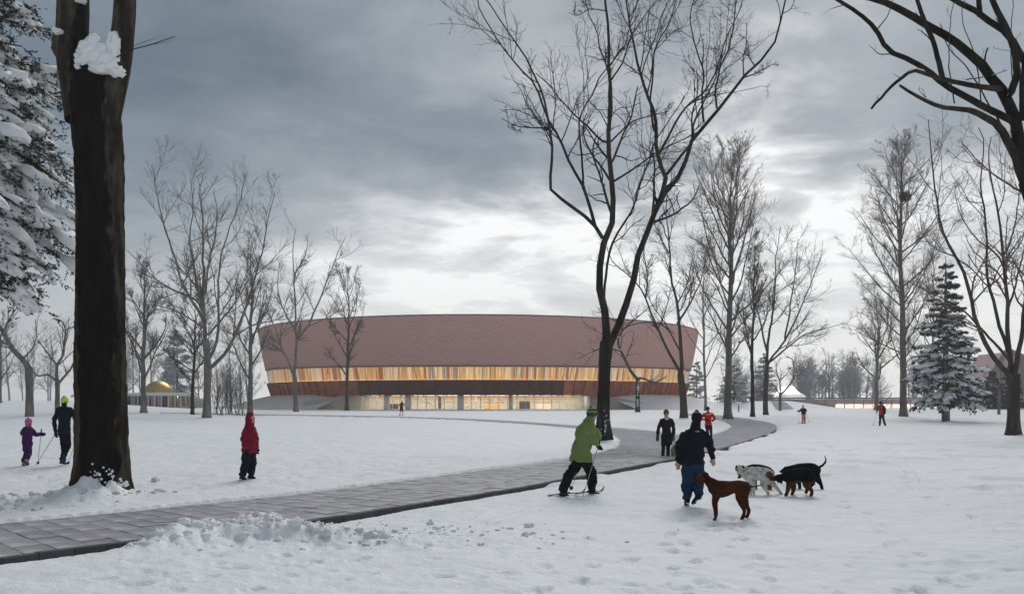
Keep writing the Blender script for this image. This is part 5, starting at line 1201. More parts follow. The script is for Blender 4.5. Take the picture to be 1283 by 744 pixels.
# ------------------------------------------------------------------ people and dogs
def loft(mb, pts, side=None, n=14, flat0=False, flat1=False):
    """pts: list of (pos, rx, ry); closed rounded tube with elliptical sections; side: direction of rx"""
    P = np.array([p[0] for p in pts], float); rx = np.array([p[1] for p in pts], float); ry = np.array([p[2] if len(p) > 2 else p[1] for p in pts], float)
    K = len(P); s = np.concatenate([[0], np.cumsum(np.linalg.norm(np.diff(P, axis=0), axis=1))])
    M = max(4, (K - 1) * 5 + 1); t = np.linspace(0, s[-1], M)
    def sm(y):      # monotone-ish smooth interpolation
        yi = np.interp(t, s, y); k = np.array([0.25, 0.5, 0.25]); z = yi.copy()
        for _ in range(2): z[1:-1] = np.convolve(z, k, 'same')[1:-1]
        return z
    Q = np.stack([sm(P[:, k]) for k in range(3)], 1); a_, b_ = sm(rx), sm(ry)
    T = nrm(np.gradient(Q, axis=0))
    if side is None:
        md = nrm(P[-1] - P[0]); side = np.array([1.0, 0, 0]) if abs(md[0]) < 0.8 else np.array([0, 1.0, 0])
    side = np.asarray(side, float); U = nrm(side - (T * side).sum(1, keepdims=True) * T); W = np.cross(T, U)
    # rounded ends
    e0, e1 = (a_[0] + b_[0]) / 2 * (0.12 if flat0 else 1), (a_[-1] + b_[-1]) / 2 * (0.12 if flat1 else 1)
    Qs, As, Bs, Us, Ws = [], [], [], [], []
    for ph in (0.98, 0.8, 0.5, 0.25):
        Qs.append(Q[0] - T[0] * e0 * ph); k = math.sqrt(max(0.0, 1 - ph * ph)) ** (0.3 if flat0 else 1); As.append(a_[0] * k); Bs.append(b_[0] * k); Us.append(U[0]); Ws.append(W[0])
    for i in range(M): Qs.append(Q[i]); As.append(a_[i]); Bs.append(b_[i]); Us.append(U[i]); Ws.append(W[i])
    for ph in (0.25, 0.5, 0.8, 0.98):
        Qs.append(Q[-1] + T[-1] * e1 * ph); k = math.sqrt(max(0.0, 1 - ph * ph)); As.append(a_[-1] * k); Bs.append(b_[-1] * k); Us.append(U[-1]); Ws.append(W[-1])
    Qs, As, Bs, Us, Ws = map(np.array, (Qs, As, Bs, Us, Ws)); m_ = len(Qs)
    an = np.arange(n) * 2 * math.pi / n
    V = Qs[:, None] + As[:, None, None] * np.cos(an)[None, :, None] * Us[:, None] + Bs[:, None, None] * np.sin(an)[None, :, None] * Ws[:, None]
    i = np.arange(m_ * n).reshape(m_, n); A, B = i[:-1], i[1:]
    F = np.stack([A, np.roll(A, -1, 1), np.roll(B, -1, 1), B], -1).reshape(-1, 4)
    V = V.reshape(-1, 3); c0, c1 = V[:n].mean(0), V[-n:].mean(0)
    T_ = [(len(V), (k + 1) % n, k) for k in range(n)] + [(len(V) + 1, len(V) - n + k, len(V) - n + (k + 1) % n) for k in range(n)]
    mb.add(np.vstack([V, c0, c1]), F, T_)
def ball(mb, c, r, sub=2):
    V, F = ico(sub); mb.add(V * np.asarray(r) + np.asarray(c), None, F)
def remesh(name, mb, mt, parent, voxel, folds=0.0, fscale=14.0, seed=0, colour=None, smooth_it=2):
    """merge the lofted volumes of one garment or body into ONE continuous skin"""
    V = np.concatenate(mb.v); F = [np.concatenate([np.asarray(q).reshape(-1, 4) for q in mb.q])] if mb.q else []
    if mb.t: F.append(np.concatenate([np.asarray(q).reshape(-1, 3) for q in mb.t]))
    me = mesh_np('raw', V, F); o = bpy.data.objects.new('raw', me); COL.objects.link(o)
    md = o.modifiers.new('r', 'REMESH'); md.mode = 'VOXEL'; md.voxel_size = voxel; md.use_smooth_shade = True
    if smooth_it:
        sm = o.modifiers.new('s', 'SMOOTH'); sm.factor = 0.5; sm.iterations = smooth_it
    dg = bpy.context.evaluated_depsgraph_get(); ev = o.evaluated_get(dg)
    out = bpy.data.meshes.new_from_object(ev); out.name = name
    bpy.data.objects.remove(o); bpy.data.meshes.remove(me)
    co = np.zeros(len(out.vertices) * 3, np.float32); out.vertices.foreach_get('co', co); co = co.reshape(-1, 3).astype(float)
    if folds:
        nn = np.zeros(len(out.vertices) * 3, np.float32); out.vertices.foreach_get('normal', nn); nn = nn.reshape(-1, 3)
        d = fbm(co[:, 0] * fscale + seed, co[:, 1] * fscale, co[:, 2] * fscale * 1.6 + 0.6 * fscale * co[:, 0], octv=3, seed=seed + 5)
        co = co + nn * (folds * d)[:, None]; out.vertices.foreach_set('co', co.astype(np.float32).ravel())
    if colour is not None:
        ca = out.color_attributes.new('coat', 'FLOAT_COLOR', 'POINT'); c = np.ones((len(co), 4), np.float32); c[:, :3] = colour(co); ca.data.foreach_set('color', c.ravel())
    out.polygons.foreach_set('use_smooth', np.ones(len(out.polygons), bool)); out.update()
    return link(name, out, mt, parent)
A_ = np.array
def mixc(a, b, t): return np.asarray(a)[None] * (1 - t[:, None]) + np.asarray(b)[None] * t[:, None]

def person(label, D, foot, J, yaw, wear, vox=0.0125, girth=1.0, head_r=None, name='person', child=False):
    """J: joints in photo pixels with a depth offset in metres; yaw: 0 faces away from the camera, +90 faces right"""
    s = D / FP; g = ATD(foot[0], D); yw = R(yaw)
    g[2] = float(snow_h(np.array([g[0], g[0]]), np.array([g[1], g[1]]))[0]) if D < 60 else g[2]
    root = thing(name, label, 'person', tuple(g))
    def W(k):
        q = J[k]; return A_([(q[0] - foot[0]) * s, q[2] if len(q) > 2 else 0.0, (foot[1] - q[1]) * s])
    j = {k: W(k) for k in J}
    fwd = A_([math.sin(yw), math.cos(yw), 0.0]); rt = A_([math.cos(yw), -math.sin(yw), 0.0]); up = A_([0, 0, 1.0])
    G = girth; hr = head_r or 0.105
    hip, neck, head = j['hip'], j['neck'], j['head']
    shl, shr = j['shl'], j['shr']; chest = (shl + shr) / 2 * 0.75 + hip * 0.25; waist = hip * 0.62 + neck * 0.38
    hl = j.get('hipl', hip - rt * 0.085 * G); hrr = j.get('hipr', hip + rt * 0.085 * G)
    # ---- the body: one skin
    b = MB(); k_ = 0.86
    loft(b, [(hip - up * 0.06, .135 * k_ * G, .10 * k_ * G), (hip + up * .02, .15 * k_ * G, .105 * k_ * G), (waist, .13 * k_ * G, .09 * k_ * G), (chest, .155 * k_ * G, .105 * k_ * G), ((shl + shr) / 2 - up * .03, .105 * k_ * G, .07 * k_ * G), (neck, .05, .05)], rt)
    nt_ = neck * 0.5 + head * 0.5
    loft(b, [(neck - up * .03, .062, .06), (nt_, .052, .055), (head, .055, .06)], rt)
    hs = hr / 0.105; hf = j.get('look', None); lk = fwd if hf is None else nrm(hf - head); lk = nrm(lk - up * 0 ); lr = nrm(np.cross(lk, up))
    loft(b, [(head - up * .085 * hs + lk * .025 * hs, .045 * hs, .05 * hs), (head - up * .03 * hs + lk * .012 * hs, .068 * hs, .082 * hs), (head + up * .03 * hs, .075 * hs, .095 * hs), (head + up * .075 * hs - lk * .005, .06 * hs, .075 * hs)], lr)
    loft(b, [(head + up * .02 * hs + lk * .088 * hs, .010 * hs), (head - up * .022 * hs + lk * .108 * hs, .016 * hs)])                     # nose
    loft(b, [(head - up * .052 * hs + lk * .086 * hs - lr * .02 * hs, .010 * hs), (head - up * .052 * hs + lk * .090 * hs + lr * .02 * hs, .010 * hs)])   # lips
    for q in (-1, 1):
        loft(b, [(head + up * .028 * hs + lr * q * .076 * hs, .012 * hs, .020 * hs), (head - up * .025 * hs + lr * q * .074 * hs, .010 * hs, .015 * hs)], lk)  # ears
    fing = []
    for sh, e, h, q in ((shl, j['ell'], j['hal'], -1), (shr, j['elr'], j['har'], 1)):
        loft(b, [(sh * .8 + chest * .2, .036 * G), (sh * .5 + e * .5, .038 * G), (e, .037), (e * .5 + h * .5, .035), (h, .027)])
        d = nrm(h - e); d = nrm(d * 0.8 - up * 0.35); pl = h + d * .045; sd_ = nrm(np.cross(d, fwd) + 1e-6)
        gl = MB(); HB = b
        def hand(mbx, f_):
            loft(mbx, [(h + d * .01, .026 * f_, .018 * f_), (pl, .040 * f_, .018 * f_), (pl + d * .04, .038 * f_, .015 * f_)], sd_)
            cv = nrm(np.cross(sd_, d)); cv = cv if (cv * fwd).sum() > 0 else -cv
            for i_, L in enumerate((.066, .078, .072, .055)):
                o_ = pl + d * .045 + sd_ * (-.030 + .020 * i_)
                loft(mbx, [(o_, .0100 * f_), (o_ + d * L * .5 + cv * .012, .0092 * f_), (o_ + d * L * .75 + cv * .034, .0080 * f_)], n=8)
            o_ = h + d * .02 - sd_ * .030
            loft(mbx, [(o_, .012 * f_), (o_ + d * .03 - sd_ * .022 + cv * .010, .011 * f_), (o_ + d * .055 - sd_ * .018 + cv * .026, .009 * f_)], n=8)
        hand(b, 1.0); fing.append(hand)
        if wear.get('gloves'):
            gm = MB(); loft(gm, [(h - d * .04, .037), (h + d * .015, .036)]); hand(gm, 1.45); remesh('glove', gm, wear['gloves'], root, 0.008, smooth_it=1)
    for hp, kn, an, toe in ((hl, j['knl'], j['anl'], j['tol']), (hrr, j['knr'], j['anr'], j['tor'])):
        loft(b, [(hp, .066 * G), (hp * .5 + kn * .5, .054 * G), (kn, .040), (kn * .6 + an * .4, .040), (an, .030)])
        loft(b, [(an - up * .02, .034, .04), (an * .45 + toe * .55 - up * .0, .036, .03), (toe, .030, .02)], np.cross(toe - an, up) + 1e-6)
    remesh('body', b, wear.get('skin', MAT['skin']), root, vox * 1.0)
    eyes = MB()
    for q in (-1, 1):
        e_ = MB(); ball(e_, head + up * .012 * hs + lk * .086 * hs + lr * q * .030 * hs, .012 * hs); e_.build('eye', MAT['eye'], root, smooth=True)
    # ---- garments
    if 'jacket' in wear:
        c = MB(); wv = wear; hem = wv.get('hem', 0.10); fl = wv.get('flare', 1.0); th_ = wv.get('puff', 0.03)
        body = hip + up * (0.04 - hem)
        loft(c, [(body, (.155 * G + th_) * fl, (.115 * G + th_) * fl), (hip + up * .06, .15 * G + th_, .115 * G + th_), (waist, (.135 * G + th_) * wv.get('waist', 1.0), .105 * G + th_), (chest, .165 * G + th_, .125 * G + th_), ((shl + shr) / 2 - up * .01, .140 * G + th_ * .8, .095 * G + th_ * .7), ((shl + shr) / 4 + neck / 2 + up * .0, .105 * G + th_ * .5, .078 + th_ * .5), (neck + up * .0, .062 + th_ * .5, .062 + th_ * .5), (neck * .72 + head * .28, .062 + th_ * .3, .064 + th_ * .3)], rt, flat0=True)
        loft(c, [(shl - up * .01, .052 * G + th_ * .5), (shl * .5 + neck * .5 - up * .02, .060 * G + th_ * .5), (shr * .5 + neck * .5 - up * .02, .060 * G + th_ * .5), (shr - up * .01, .052 * G + th_ * .5)])
        for sh, e, h in ((shl, j['ell'], j['hal']), (shr, j['elr'], j['har'])):
            loft(c, [(sh * .94 + chest * .06, .056 * G + th_ * .45), (sh * .5 + e * .5, .056 * G + th_ * .5), (e, .052 * G + th_ * .4), (e * .5 + h * .5, .046 + th_ * .4), (h - nrm(h - e) * .01, .036 + th_ * .3)])
        remesh('jacket', c, wear['jacket'], root, vox, folds=wv.get('folds', 0.008) * 2.3, seed=int(D * 10) % 97, colour=wv.get('jcol'), fscale=wv.get('fscale', 11.0))
    if 'trousers' in wear:
        c = MB(); th_ = wear.get('tpuff', 0.02); wd = wear.get('leg', 1.0); cut = wear.get('crop', 0.0)
        loft(c, [(hip + up * .10, .145 * G + th_ * .4, .11 * G + th_ * .4), (hip, .155 * G + th_ * .5, .115 * G + th_ * .6), (hip - up * .07, .14 * G + th_ * .5, .11 * G + th_ * .5)], rt)
        for hp, kn, an in ((hl, j['knl'], j['anl']), (hrr, j['knr'], j['anr'])):
            end = an + (kn - an) * cut
            pts = [(hp, .088 * G + th_), (hp * .5 + kn * .5, (.074 * G + th_) * (wd * .5 + .5)), (kn, (.058 * G + th_) * wd)]
            if cut < 0.95: pts += [(kn * .5 + an * .5, (.056 + th_) * wd), (end + up * .02, (.046 + th_) * wd)]
            loft(c, pts, flat1=True)
        remesh('trousers', c, wear['trousers'], root, vox, folds=wear.get('tfolds', 0.008) * 2.3, seed=int(D * 7) % 83, fscale=9.0)
    if 'shoes' in wear:
        bh = wear.get('boot', 0.05)
        for kn, an, toe in ((j['knl'], j['anl'], j['tol']), (j['knr'], j['anr'], j['tor'])):
            c = MB(); sdv = np.cross(toe - an, up) + 1e-6; f = nrm(toe - an)
            heel = an - up * .035 - nrm(f * A_([1, 1, .3])) * .035
            loft(c, [(an + nrm(kn - an) * bh, .052), (an, .050), (an - up * .02 + f * .02, .046, .05)])
            loft(c, [(heel, .038, .038), (an * .5 + toe * .5 - up * .008, .046, .040), (toe, .040, .028)], sdv)
            o = remesh('boot' if bh > .06 else 'shoe', c, wear['shoes'], root, 0.009, smooth_it=1, colour=wear.get('shoecol'))
            c = MB(); dn = nrm(np.cross(sdv, f)); dn = dn if (dn * (-up - fwd * .6)).sum() > 0 else -dn
            loft(c, [(heel + dn * .032, .042, .014), (an * .5 + toe * .5 + dn * .036, .048, .012), (toe + dn * .024, .040, .012)], sdv); remesh('sole', c, wear.get('sole', MAT['rubber']), o, 0.010, smooth_it=1, colour=wear.get('solecol'))
    if 'hat' in wear:
        c = MB(); tl = nrm(up - lk * wear.get('hat_tilt', 0.18))
        loft(c, [(head + tl * .018 * hs, .089 * hs, .110 * hs), (head + tl * .060 * hs, .088 * hs, .106 * hs), (head + tl * .100 * hs, .066 * hs, .078 * hs), (head + tl * .118 * hs, .035 * hs, .04 * hs)], lr)
        remesh('hat', c, wear['hat'], root, 0.009, folds=0.003, fscale=40, colour=wear.get('hatcol'))
    if 'brim' in wear:
        c = MB(); loft(c, [(head + up * .035 * hs + lk * .08 * hs, .075 * hs, .008), (head + up * .030 * hs + lk * .17 * hs, .055 * hs, .007)], lr); remesh('cap_brim', c, wear['brim'], root, 0.007, smooth_it=1)
    if 'hood' in wear:
        c = MB(); loft(c, [(neck - up * .01 - lk * .02, .105, .10), (head - up * .07 - lk * .022, .100 * hs, .105 * hs), (head + up * .03 - lk * .026, .105 * hs, .118 * hs), (head + up * .10 - lk * .02, .075 * hs, .085 * hs)], lr); remesh('hood', c, wear['hood'], root, 0.010, folds=0.005, fscale=18)
    if 'hair' in wear:
        c = MB(); loft(c, [(head + up * .015 * hs - lk * .022 * hs, .074 * hs, .070 * hs), (head - up * .03 * hs - lk * .038 * hs, .076 * hs, .06 * hs), (head - up * wear.get('hair_len', .10) - lk * .045 * hs, .06 * hs, .04 * hs)], lr); remesh('hair', c, wear['hair'], root, 0.009, folds=0.006, fscale=30)
    if 'scarf' in wear:
        c = MB(); loft(c, [(neck - up * .02 + lk * .015, .084, .088), (neck * .7 + head * .3 - up * .02 + lk * .012, .076, .080)], lr); remesh('scarf', c, wear['scarf'], root, 0.010, folds=0.008, fscale=22)
    root.location.z -= 0.018
    return root, j, dict(fwd=fwd, rt=rt, up=up, W=lambda x, y, d=0.0: A_([(x - foot[0]) * s, d, (foot[1] - y) * s]))
def pole(label, root_p, a, b, group=None, basket=True):
    """ski or walking pole, held in the hand: a thing of its own"""
    a = a + A_(root_p.location); b = b + A_(root_p.location)
    t = thing('ski_pole', label, 'pole', tuple(b), group); d = nrm(a - b); L = np.linalg.norm(a - b)
    mb = MB(); mb.tube(np.stack([A_([0, 0, 0]), d * L * .5, d * L]), [.005, .008, .009], 6); mb.build('shaft', MAT['pole_metal'], t)
    mb = MB(); loft(mb, [(d * (L - .02), .016), (d * (L + .07), .018), (d * (L + .10), .013)], n=8); mb.build('grip', MAT['rubber'], t, smooth=True)
    if basket:
        mb = MB(); loft(mb, [(d * .05, .034, .034), (d * .062, .034, .034)], n=10); mb.build('basket', MAT['rubber'], t, smooth=True)
    return t
def ski(label, a, b, mt, group=None, w=0.055):
    if abs(a[2] - b[2]) < 0.1:
        zz = max(snow_h(np.linspace(a[0], b[0], 9), np.linspace(a[1], b[1], 9))) + 0.006; a = A_([a[0], a[1], zz]); b = A_([b[0], b[1], zz])
    t = thing('ski', label, 'ski', tuple(a), group); v = b - a; L = np.linalg.norm(v); d = v / L; sd_ = nrm(np.cross(d, [0, 0, 1.0])); nn = nrm(np.cross(sd_, d))
    V, F = [], []; K = 16
    for k in range(K):
        u_ = k / (K - 1); c = d * L * u_ + nn * (0.10 * max(0, (u_ - .86) / .14) ** 2 + 0.012 * math.sin(u_ * math.pi)); ww = w / 2 * (1 - 0.85 * max(0, (u_ - .9) / .1) ** 2) * (0.85 + .15 * abs(u_ - .5) * 2)
        V += [c - sd_ * ww, c + sd_ * ww, c + sd_ * ww + nn * .014, c - sd_ * ww + nn * .014]
    for k in range(K - 1):
        for q in range(4): i_ = k * 4; F.append((i_ + q, i_ + (q + 1) % 4, i_ + 4 + (q + 1) % 4, i_ + 4 + q))
    F += [(0, 3, 2, 1), (K * 4 - 4, K * 4 - 3, K * 4 - 2, K * 4 - 1)]
    obj('board', np.array(V), np.array(F), mt, t, smooth=False)
    mb = MB(); mb.box(d * L * .48 + nn * .03, (.12, .05, .03), math.atan2(d[1], d[0])); mb.build('binding', MAT['rubber'], t)
    return t

def build_people():
    M = MAT; RB = M['rubber']
    # man in green on skis
    def hatcol(co):
        z = co[:, 2]; h = sstep(z.min(), z.max(), z); zz = (z - z.min()) / (z.max() - z.min())
        st = (np.sin(zz * 26) > 0.2) & (zz > 0.5); c = mixc((0.012, 0.075, 0.085), (0.30, 0.30, 0.03), st.astype(float)); return c
    root, j, o = person('man in a green jacket, striped beanie and black trousers skiing beside the path', 16.2, (725, 621), dict(
        head=(742, 515.5), neck=(738, 524), shl=(738, 531, -.16 + .05), shr=(733, 531, -.10), look=(780, 516, .25), ell=(752, 546, .26), hal=(749, 537, .30), elr=(741, 547, -.22), har=(748, 553.5, -.14),
        hip=(728, 566), hipl=(731, 570, .06), hipr=(728, 570, -.045), knl=(742, 590, .10), anl=(742.5, 614, .10), tol=(751.5, 617, .14), knr=(714, 589, -.08), anr=(704.5, 613.5, -.08), tor=(713, 619, -.05)), 40,
        dict(jacket=M['cloth_green'], puff=.044, hem=.15, flare=1.18, folds=.007, fscale=9, trousers=M['cloth_black'], tpuff=.018, leg=1.25, shoes=M['rubber'], boot=.07, hat=M['coat'], hatcol=hatcol, gloves=M['cloth_black'], hair=M['hair_grey'], hair_len=.06), girth=1.0)
    c = MB(); loft(c, [(j['neck'] + A_([0.02, 0, -.005]), .085, .085), (j['neck'] * .62 + j['head'] * .38, .080, .082)]); remesh('collar', c, M['cloth_green'], root, .010)
    W = o['W']; L_ = A_(root.location)
    pole('near ski pole in the right hand of the man in green', root, W(748.5, 555, -.16), W(723.6, 629, -.46), 'ski poles of the man in green')
    pole('far ski pole behind the legs of the man in green', root, W(749, 537, .33), W(716, 614, .36), 'ski poles of the man in green')
    ski('red-tipped ski under the front foot of the man in green', W(722, 622.5, -.02) * A_([1, 1, 0]) + L_ + A_([0, 0, .012]), W(760, 622, .42) * A_([1, 1, 0]) + L_ + A_([0, 0, .012]), M['ski_red'])
    ski('ski under the trailing foot of the man in green', W(686, 622.5, -.30) * A_([1, 1, 0]) + L_ + A_([0, 0, .010]), W(735, 622, .14) * A_([1, 1, 0]) + L_ + A_([0, 0, .010]), M['ski_dark'])
    # navy jacket, seen from behind
    def solecol(co):
        x = co[:, 2] * 60 + co[:, 0] * 30; return mixc((0.03, 0.05, 0.12), (0.75, 0.75, 0.75), (np.sin(x) > -0.35).astype(float))
    def jc(co):
        m_ = (np.abs(co[:, 0] - 0.055) < .035) & (np.abs(co[:, 2] - 1.245) < .012) & (co[:, 1] < 0); return mixc((0.010, 0.013, 0.022), (0.35, 0.37, 0.40), m_.astype(float))
    root, j, o = person('person in a navy jacket, cap and jeans walking away past the dogs', 14.6, (868, 635), dict(
        head=(873, 525.5), neck=(871, 538), shl=(857, 546), shr=(884, 545), look=(905, 528, 1.4), ell=(851, 562, .0), hal=(850.5, 579, .04), elr=(890, 561, .0), har=(894, 575, .06),
        hip=(867, 577), hipl=(862.5, 579), hipr=(873.5, 579), knl=(861, 604, .02), anl=(860.5, 626, -.04), tol=(862, 632.5, .14), knr=(877, 602, .08), anr=(872, 620, -.16), tor=(866.5, 629.5, -.12)), 6,
        dict(jacket=M['coat'], jcol=jc, puff=.036, hem=.10, flare=1.02, folds=.008, trousers=M['denim'], tpuff=.022, leg=1.12, shoes=M['cloth_navy'], boot=.03, sole=M['coat'], solecol=solecol, hat=M['cloth_navy'], brim=M['cloth_navy'], gloves=None, hair=M['hair_dark'], hair_len=.09), girth=1.06)
    c = MB(); loft(c, [(j['neck'] + A_([0, 0, -.01]), .092, .092), (j['neck'] * .55 + j['head'] * .45, .082, .086)]); remesh('collar', c, M['cloth_navy'], root, .010)
    # woman in the long black coat
    root, j, o = person('woman in a long black coat and knitted hat standing on the path', 28.3, (834, 571), dict(
        head=(834.8, 510.5), neck=(835, 517), shl=(841.5, 519.5), shr=(828.5, 519.5), look=(835, 511, -1), ell=(844.5, 530, .02), hal=(843, 540, -.05), elr=(825, 530, .02), har=(823.5, 540, -.05),
        hip=(835, 538), hipl=(837.5, 539), hipr=(831.5, 539), knl=(837, 555), anl=(836.8, 567.5), tol=(837.4, 570, -.16), knr=(831, 555), anr=(830.2, 567.5), tor=(829.6, 570, -.16)), 180,
        dict(jacket=M['cloth_black'], puff=.022, hem=.32, flare=1.12, waist=.90, folds=.007, trousers=M['cloth_black'], tpuff=.006, tfolds=.003, shoes=M['suede'], boot=.13, hat=M['knit_brown'], gloves=M['knit_brown'], scarf=M['scarf_pale'], hair=M['hair_dark'], hair_len=.05), girth=.92)
    c = MB(); b_ = A_(root.location)
    lt = thing('dog_lead', 'thin dark lead from the woman in the black coat to her shaggy dog', 'lead', tuple(b_)); h = j['hal'] + A_([.0, -.02, -.06]); e_ = A_([(847.5 - 834) * 28.3 / FP, -.05, (571 - 553) * 28.3 / FP]); mb = MB(); mb.tube(np.stack([h, h * .5 + e_ * .5 - A_([0, 0, .10]), e_]), .007, 5); mb.build('strap', M['cloth_black'], lt)
    # jogger in red
    def rc(co):
        m_ = (np.abs(co[:, 0] + 0.01) < .12) & (np.abs(co[:, 2] - 1.33) < .022) & (co[:, 1] < 0) & (np.sin(co[:, 0] * 190) > -0.5); return mixc((0.55, 0.020, 0.018), (0.75, 0.72, 0.70), m_.astype(float))
    root, j, o = person('jogger in a red top, dark tights and black cap coming along the path', 41.8, (888, 548.5), dict(
        head=(886.8, 507.2), neck=(887, 511.5), shl=(892.5, 513.5), shr=(881.5, 513.5), look=(886, 508, -1), ell=(896.3, 519.5, .04), hal=(892, 520.5, -.20), elr=(878, 519.5, .04), har=(884, 520.5, -.22),
        hip=(887.5, 527), hipl=(890, 528), hipr=(885.3, 528), knl=(890.8, 537, -.05), anl=(891, 545.5, .06), tol=(891.5, 548, -.08), knr=(886, 537, -.16), anr=(888, 546.3, .0), tor=(887.5, 548.2, -.16)), 180,
        dict(jacket=M['coat'], jcol=rc, puff=.018, hem=.04, folds=.005, trousers=M['cloth_navy'], tpuff=.004, tfolds=.002, shoes=M['shoe_grey'], boot=.03, hat=M['cloth_black'], gloves=M['cloth_black']), vox=.013)
    # child in red, looking right
    root, j, o = person('figure in a hooded crimson coat and dark trousers standing on the left lawn', 19.06, (309, 603.5), dict(
        head=(314, 528.5), neck=(313, 536.5), shl=(315.5, 540, .11), shr=(310.5, 540, -.12), look=(360, 529, -.6), ell=(319, 552, .14), hal=(320, 563, .10), elr=(308, 553, -.17), har=(311, 565.5, -.15),
        hip=(312.5, 563), hipl=(314.5, 564, .06), hipr=(310.5, 564, -.06), knl=(315.5, 581, .06), anl=(313, 598, .06), tol=(318, 601.5, .04), knr=(308.5, 581, -.06), anr=(304.5, 598.5, -.06), tor=(309, 602, -.10)), 118,
        dict(jacket=M['cloth_crimson'], puff=.03, hem=.14, flare=1.04, folds=.008, trousers=M['cloth_navy'], tpuff=.02, leg=1.15, shoes=M['rubber'], boot=.14, hood=M['cloth_crimson'], gloves=M['cloth_black']), girth=0.92, head_r=.100)
    # pair of Nordic walkers at the left
    root, j, o = person('child in a purple tracksuit and pink hat walking with poles', 23.2, (33, 586), dict(
        head=(35.8, 531), neck=(35.2, 536.5), shl=(31, 539), shr=(39.5, 539), ell=(27, 545.5, .02), hal=(25, 543.5, .12), elr=(44, 547, .02), har=(47.5, 545.5, .12),
        hip=(34.2, 556), hipl=(32.5, 557), hipr=(36.5, 557), knl=(31.8, 569, .02), anl=(30.8, 581.5, -.03), tol=(31.5, 584.6, .12), knr=(36.5, 568.5, .03), anr=(37.5, 578, -.16), tor=(38, 582.5, -.10)), 12,
        dict(jacket=M['cloth_purple'], puff=.022, hem=.07, folds=.006, trousers=M['cloth_purple'], tpuff=.016, shoes=M['shoe_grey'], boot=.04, hat=M['cloth_pink'], gloves=M['cloth_navy'], hair=M['hair_blond'], hair_len=.13), girth=0.78, head_r=.096)
    W = o['W']; pole('walking pole held upright beside the child in purple', root, W(48, 544, .14), W(46.8, 584, .02), 'walking poles')
    root, j, o = person('man in dark running clothes and a lime hat striding with poles', 23.2, (79, 587), dict(
        head=(81.2, 506.5), neck=(80.5, 513.5), shl=(72.8, 517), shr=(89.5, 517), ell=(67.6, 532, .0), hal=(68.5, 545.5, .05), elr=(95, 529, -.02), har=(97.5, 541, .14),
        hip=(80.5, 546), hipl=(78, 547), hipr=(83.5, 547), knl=(79, 566, .06), anl=(77, 581.5, .02), tol=(79, 585.6, .15), knr=(84.5, 563, .04), anr=(85.8, 575, -.22), tor=(85.6, 581, -.20)), 12,
        dict(jacket=M['cloth_navy'], puff=.018, hem=.09, folds=.005, trousers=M['cloth_black'], tpuff=.010, shoes=M['shoe_blue'], boot=.04, hat=M['cloth_lime'], gloves=M['cloth_black'], hair=M['hair_dark'], hair_len=.07))
    W = o['W']; pole('walking pole slanting from the left hand of the man in the lime hat', root, W(68, 547, .07), W(48, 591.5, -.25), 'walking poles')
    pole('walking pole on the trunk side of the man in the lime hat', root, W(96.5, 543, .16), W(87, 586, -.1), 'walking poles')
    # far figures
    root, j, o = person('distant runner in dark top and shorts before the arena doors', 96.0, (502, 522), dict(
        head=(503.8, 503.9), neck=(503.6, 505.6), shl=(501.6, 506.4), shr=(505.6, 506.4), ell=(500.2, 508.2), hal=(501, 510), elr=(507, 508.2), har=(506, 510), hip=(503, 512), hipl=(502, 512.4), hipr=(504, 512.4), knl=(501.5, 516.6), anl=(501, 520.6), tol=(500.2, 521.4), knr=(504.4, 516.6), anr=(504.8, 520.6), tor=(504.2, 521.5)), 200,
        dict(jacket=M['cloth_navy'], puff=.01, hem=.06, trousers=M['cloth_black'], tpuff=.015, crop=.98, shoes=M['rubber'], hair=M['hair_dark'], hair_len=.02), vox=.02)
    root, j, o = person('skier in coral trousers and dark jacket far out on the right lawn', 70.0, (1007, 530.8), dict(
        head=(1006.2, 509.6), neck=(1006.3, 511.6), shl=(1003.8, 512.7), shr=(1009, 512.7), ell=(1002, 515.5, .05), hal=(1001, 515, .2), elr=(1010.6, 515.5, .05), har=(1011, 514.4, .2), hip=(1006.8, 518.6), hipl=(1005.8, 519), hipr=(1008, 519), knl=(1005.8, 524.5), anl=(1005.6, 529.2), tol=(1005.6, 530.2, .12), knr=(1008.2, 524.5), anr=(1008.4, 529.2), tor=(1008.4, 530.2, .12)), 0,
        dict(jacket=M['cloth_navy'], puff=.035, hem=.06, trousers=M['cloth_coral'], tpuff=.012, leg=1.1, shoes=M['rubber'], hat=M['scarf_pale'], hair=M['hair_blond'], hair_len=.18, gloves=M['cloth_black']), vox=.018)
    W = o['W']; pole('left pole of the skier in coral trousers', root, W(1001, 515.5, .2), W(1000, 530.4, -.2)); pole('right pole of the skier in coral trousers', root, W(1011, 515, .2), W(1012.5, 529, -.2))
    L_ = A_(root.location)
    ski('left ski of the skier in coral trousers', W(1005.6, 530.8, -.6) + L_ + A_([0, 0, .01]), W(1005.6, 530.8, 1.0) + L_ + A_([0, 0, .01]), M['ski_dark']); ski('right ski of the skier in coral trousers', W(1008.4, 530.8, -.6) + L_ + A_([0, 0, .01]), W(1008.4, 530.8, 1.0) + L_ + A_([0, 0, .01]), M['ski_dark'])
